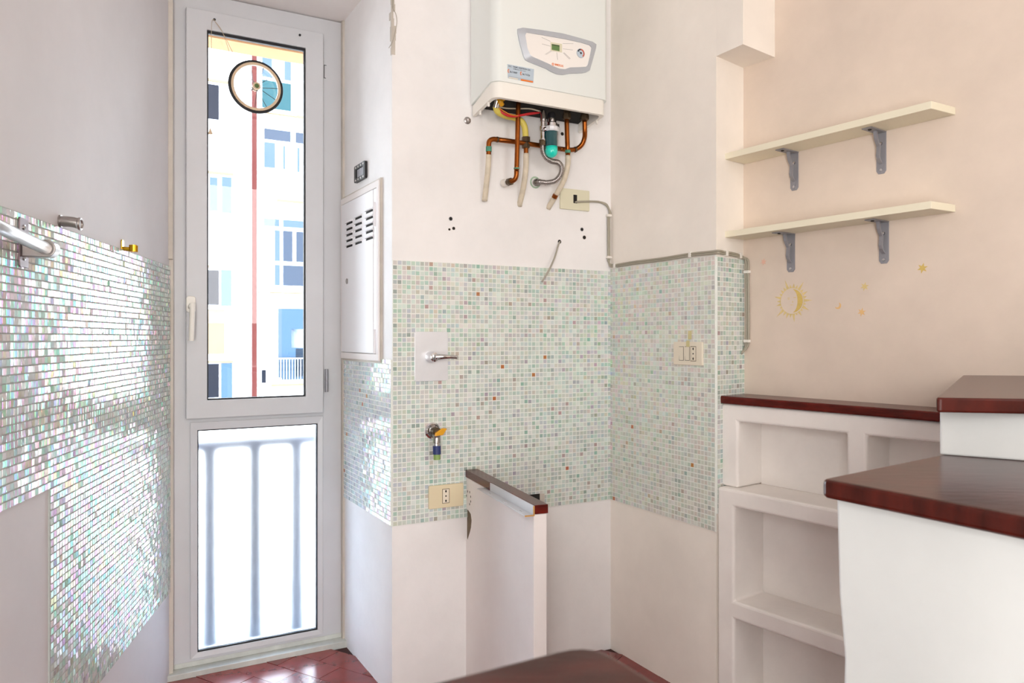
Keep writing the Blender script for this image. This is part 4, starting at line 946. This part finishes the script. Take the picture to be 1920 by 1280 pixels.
cup = [(0.012*math.cos(math.radians(a)), 0.012*math.sin(math.radians(a))) for a in range(40, 325, 15)]
cin = [(0.009*math.cos(math.radians(a)), 0.009*math.sin(math.radians(a))) for a in range(310, 39, -15)]
ctr = TLw(gq[0], 0.040, gq[1])
MB().poly_prism([TLw(gq[0]+y, 0.030+x, gq[1]-0.008) for x, y in cup+cin], [TLw(gq[0]+y, 0.030+x, gq[1]+0.010) for x, y in cup+cin]).build('fork', M['brass'], gh)

# ------------------------------------------------------------------ masonry shelves with wooden top
TU = WU.T
def us(px, k=0.0): return WU.hit(px, 800, k)[0]
UB = -0.1245
unit = thing('masonry_shelf', TU(0.4, -0.06, 0), 'white built-in masonry shelf unit with open niches under the long wooden ledge', 'shelf unit')
ss_ = [0.0, us(1383), us(1587), us(1624.5), us(1624.5)+0.27, 0.98]
MB().cells(TU, ss_, [0.684, 0.884, 0.936], lambda i, j: not (j == 0 and i in (1, 3)), UB, 0.0).build('upper_niches', M['masonry'], unit, bevel=0.008, seg=3)
kl = 0.027
ss2 = [us(1345, kl), us(1376, kl), us(1590, kl), 0.98]
MB().cells(TU, ss2, [0.0, 0.05, 0.296, 0.350, 0.631, 0.6835], lambda i, j: not (i == 1 and j in (1, 3)), UB, kl).build('lower_niches', M['masonry'], unit, bevel=0.008, seg=3)
for a_, b_ in ((ss_[1], ss_[2]), (ss_[3], ss_[4])):
    MB().box(TU, a_-0.002, b_+0.002, UB-0.002, UB+0.004, 0.683, 0.886).build('niche_back', M['masonry'], unit)
for a_, b_ in ((0.05, 0.296), (0.35, 0.631)):
    MB().box(TU, ss2[1]-0.002, ss2[2]+0.002, UB-0.002, UB+0.004, a_-0.002, b_+0.002).build('niche_back', M['masonry'], unit)
led = MB().box(TU, 0.0, 0.98, UB+0.001, 0.010, 0.9365, 0.9605).build('wooden_ledge', M['wood'], None, bevel=0.004, label='long narrow dark red wooden ledge on top of the masonry niches', cat='ledge')

# ------------------------------------------------------------------ two shelves on four brackets
TS = WS.T
def shelf(pxl, yl, pxr, yr, label):
    s0 = 0.006; _, zl = WS.hit(1390, yl); sr, zr2 = WS.hit(pxr, yr)
    slope = (zr2-zl)/(sr-s0)
    T2 = lambda s, k, z: TS(s, k, z+zl+slope*(s-s0))
    o = MB().poly_prism([T2(s0, 0.001, 0), T2(sr, 0.001, 0), T2(sr-0.012, 0.104, 0), T2(s0, 0.104, 0)], [T2(s0, 0.001, 0.019), T2(sr, 0.001, 0.019), T2(sr-0.012, 0.104, 0.019), T2(s0, 0.104, 0.019)]).build('wall_shelf_board', M['shelf'], None, bevel=0.0012, label=label, cat='shelf', group='cream wall shelves')
    return T2
sh1 = shelf(1390, 309.3, 1792, 215, 'upper of the two narrow cream wall shelves')
sh2 = shelf(1390, 451, 1792, 397.5, 'lower cream wall shelf, just above the painted sun')
def bracket(T2, px, ytop, ybot, label):
    s, zt = WS.hit(px, ytop); _, zbm = WS.hit(px, ybot)
    ztop = T2(s, 0, -0.0005).z; hh = ztop-zbm
    b = thing('shelf_bracket', TS(s, 0, zbm), label, 'bracket', 'grey metal shelf brackets')
    w_ = 0.0135
    MB().prism(TS, [(s-w_, ztop), (s-w_, zbm+0.008), (s-w_*0.6, zbm), (s+w_*0.6, zbm), (s+w_, zbm+0.008), (s+w_, ztop)], 0.0, 0.0025).build('wall_leg', M['grey_metal'], b, bevel=0.0006)
    sl = (T2(s+0.01, 0, 0).z-T2(s-0.01, 0, 0).z)/0.02
    MB().poly_prism([TS(s-w_, 0.0, ztop-0.0025-sl*w_), TS(s+w_, 0.0, ztop-0.0025+sl*w_), TS(s+w_, 0.078, ztop-0.0025+sl*w_), TS(s-w_, 0.078, ztop-0.0025-sl*w_)], [TS(s-w_, 0.0, ztop-sl*w_), TS(s+w_, 0.0, ztop+sl*w_), TS(s+w_, 0.078, ztop+sl*w_), TS(s-w_, 0.078, ztop-sl*w_)]).build('shelf_leg', M['grey_metal'], b)
    prof = [(k_*0.66, f_) for k_, f_ in [(0.055, 0.0), (0.052, 0.10), (0.048, 0.18), (0.040, 0.26), (0.028, 0.34), (0.030, 0.46), (0.033, 0.56), (0.028, 0.64), (0.016, 0.71), (0.004, 0.75), (0.006, 0.86)]]
    mb = MB()
    inner = [(k, zt_) for k, zt_ in prof]
    outl = [(k, ztop-0.002-f*hh) for k, f in inner]+[(max(k-0.006, 0.001), ztop-0.002-f*hh) for k, f in reversed(inner)]
    MB().poly_prism([TS(s-0.0045, k, z) for k, z in outl], [TS(s+0.0045, k, z) for k, z in outl]).build('rib', M['grey_metal'], b)
    for f in (0.28, 0.91):
        MB().lathe(TS(s, 0.0025, ztop-hh*f), TS(0, 1, 0)-TS(0, 0, 0), [(0.0048, 0), (0.0042, 0.0016), (0.002, 0.002)], 12).build('screw', M['chrome'], b)
    MB().lathe(TS(s, 0.062, ztop-0.0026), (0, 0, -1), [(0.005, 0), (0.004, 0.002)], 10).build('screw', M['dark'], b)
bracket(sh1, 1490, 284, 357, 'left grey bracket under the upper cream shelf')
bracket(sh1, 1653, 243, 326, 'right grey bracket under the upper cream shelf')
bracket(sh2, 1483.5, 437, 510, 'left grey bracket under the lower cream shelf, above the painted sun')
bracket(sh2, 1658, 412, 494, 'right grey bracket under the lower cream shelf')

# ------------------------------------------------------------------ painted sun, moon and stars
KP = 0.0009
def spx(px, py): return WS.hit(px, py, KP)
sun_s, sun_z = spx(1485, 564); sr0 = 0.0355
sunp = thing('painted_sun', TS(sun_s, 0, sun_z-0.06), 'pale yellow sun with a sleepy face painted on the wall below the shelves', 'wall painting')
mb = MB(); rnd = random.Random(11)
for i in range(26):
    a = 2*math.pi*i/26; L = (0.066 if i % 4 == 0 else 0.054 if i % 2 == 0 else 0.049)*rnd.uniform(0.95, 1.08); hw = 0.118
    mb.prism(TS, [(sun_s+sr0*1.10*math.cos(a-hw), sun_z+sr0*1.10*math.sin(a-hw)), (sun_s+sr0*1.10*math.cos(a+hw), sun_z+sr0*1.10*math.sin(a+hw)), (sun_s+L*math.cos(a), sun_z+L*math.sin(a))], 0.0002, KP)
mb.build('rays', M['sun_paint'], sunp)
cr = [(sun_s-sr0*math.cos(math.radians(a)), sun_z+sr0*math.sin(math.radians(a))) for a in range(100, 261, 10)]
ci = [(sun_s-sr0*(math.cos(math.radians(a))*0.52), sun_z+sr0*math.sin(math.radians(a))*0.97) for a in range(260, 99, -10)]
flipS = 1 if WS.T(1, 0, 0).x > WS.T(0, 0, 0).x else -1
MB().prism(TS, cr+ci, 0.0002, KP).build('crescent', M['sun_paint2'], sunp)
fm = MB()
for dx, dz, w_, h_ in ((-0.0115, 0.009, 0.005, 0.0011), (-0.0115, 0.005, 0.004, 0.0008), (0.009, 0.010, 0.005, 0.0011), (-0.001, -0.012, 0.006, 0.0008), (0.002, -0.003, 0.0012, 0.003)):
    fm.prism(TS, disc(sun_s+dx, sun_z+dz, w_, 10, h_), 0.0002, KP)
fm.build('face', M['sun_paint'], sunp)
def star(px, py, R, m, n, label):
    s, z = spx(px, py); p = []
    for i in range(2*n):
        a = math.pi*i/n+0.3; r = R if i % 2 == 0 else R*0.42
        p.append((s+r*math.cos(a), z+r*math.sin(a)))
    t_ = MB().prism(TS, p, 0.0002, KP).build('painted_star', m, None, label=label, cat='wall painting', group='painted stars')
star(1431.5, 491, 0.0115, M['pink_paint'], 6, 'faint pink star painted beside the clipped cable')
star(1621, 537, 0.0125, M['sun_paint'], 6, 'pale yellow star painted right of the sun, above the crescent moon')
star(1615.5, 585, 0.0125, M['peach_star'], 6, 'orange star painted just right of the small crescent moon')
star(1729.5, 502.5, 0.0140, M['sun_paint2'], 6, 'yellow star painted highest and farthest from the sun')
ms, mz = spx(1571, 573)
MB().prism(TS, [(ms+0.0095*math.cos(math.radians(a)), mz+0.0095*math.sin(math.radians(a))) for a in range(-150, 61, 15)]+[(ms-0.003+0.0078*math.cos(math.radians(a)), mz+0.003+0.0078*math.sin(math.radians(a))) for a in range(50, -141, -15)], 0.0002, KP).build('painted_moon', M['peach_star'], None, label='tiny crescent moon painted between the sun and the stars', cat='wall painting')

# ------------------------------------------------------------------ counters on the right and in front
def rounded(poly, r, n=5):
    out = []
    for i in range(len(poly)):
        p, a, b = Vector(poly[i]), Vector(poly[i-1]), Vector(poly[(i+1) % len(poly)])
        u, v = (a-p).normalized(), (b-p).normalized()
        for k in range(n+1):
            f = k/n; out.append(tuple(p+u*r*(1-f)**2+v*r*f**2))
    return out
K0 = Vector((0.406, 0.997)); ld = Vector((0.80, 0.60)); fdv = Vector((0.505, -0.863))
Lf = 0.95
wt = rounded([tuple(K0), tuple(K0+ld*0.66), tuple(K0+ld*0.66+fdv*Lf), tuple(K0+fdv*Lf)], 0.012)
MB().plan(wt, 0.929, 0.954).build('worktop', M['wood_top'], None, bevel=0.006, seg=3, label='glossy worn dark red wooden worktop on the white panel at right', cat='worktop')
nb = Vector((-0.863, -0.505))
P0 = K0+ld*0.028+fdv*0.006
mbp = MB(); rows = [(0.0, 0.032), (0.2, 0.022), (0.45, 0.016), (0.62, 0.010), (0.72, 0.012), (0.80, 0.004), (0.90, 0.001), (0.929, 0.0)]
fp = [P0, P0+ld*0.58, P0+ld*0.58+fdv*(Lf-0.03), P0+fdv*(Lf-0.03)]
nn = 4
for z_, off in rows:
    for i, q in enumerate(fp):
        q2 = q+fdv*off if i in (0, 1) else q
        mbp.v.append(Vector((q2.x, q2.y, z_)))
for r in range(len(rows)-1):
    for i in range(4):
        j = (i+1) % 4; mbp.f.append([r*4+i, r*4+j, (r+1)*4+j, (r+1)*4+i])
mbp.f.append([0, 1, 2, 3]); e_ = (len(rows)-1)*4; mbp.f.append([e_+3, e_+2, e_+1, e_])
mbp.build('plastered_counter', M['panel_white'], None, bevel=0.004, label='white plastered counter base panel under the glossy red worktop', cat='counter')
J0 = Vector((0.678, 1.200)); jd = Vector((0.826, -0.563)); jb = Vector((0.55, 0.835)).normalized()
MB().plan([tuple(J0), tuple(J0+jd*0.34), tuple(J0+jd*0.34+jb*0.18), tuple(J0+jb*0.2)], 0.9542, 1.0275).build('bar_block', M['panel_white'], None, bevel=0.003, label='white plaster upstand between the worktop and the raised bar top', cat='upstand')
M0 = (0.633, 1.131); M1 = (1.071, 1.80)
bt = rounded([M0, (1.55, 0.938), (1.70, 1.06), (1.195, 1.775), M1], 0.008)
MB().plan(bt, 1.0276, 1.050).build('raised_bar', M['wood_top'], None, bevel=0.004, seg=3, label='raised dark wooden bar top above the white upstand at right', cat='worktop')
Q = Vector((0.055, 0.525)); qa = Vector((-0.86, -0.51)).normalized(); qb = Vector((0.49, -0.873)).normalized()
ft = rounded([tuple(Q), tuple(Q+qa*0.27), tuple(Q+qa*0.27+qb*0.45), tuple(Q+qb*0.45)], 0.03)
nct = thing('worktop', (Q.x, Q.y, 0), 'blurred dark red wooden counter corner at the bottom edge nearest the camera', 'worktop')
MB().plan(ft, 0.905, 0.930).build('board', M['wood_top'], nct, bevel=0.006, seg=3)
Q2 = Q+qa*0.05+qb*0.05
for f_, g_ in ((0, 0), (0, 0.33), (0.16, 0), (0.16, 0.33)):
    c_ = Q2+qa*f_+qb*g_
    MB().plan([tuple(c_), tuple(c_+qa*0.03), tuple(c_+qa*0.03+qb*0.03), tuple(c_+qb*0.03)], 0.0, 0.905).build('leg', M['panel_white'], nct)
for o in bpy.data.objects:
    if '_w' in o: del o['_w']
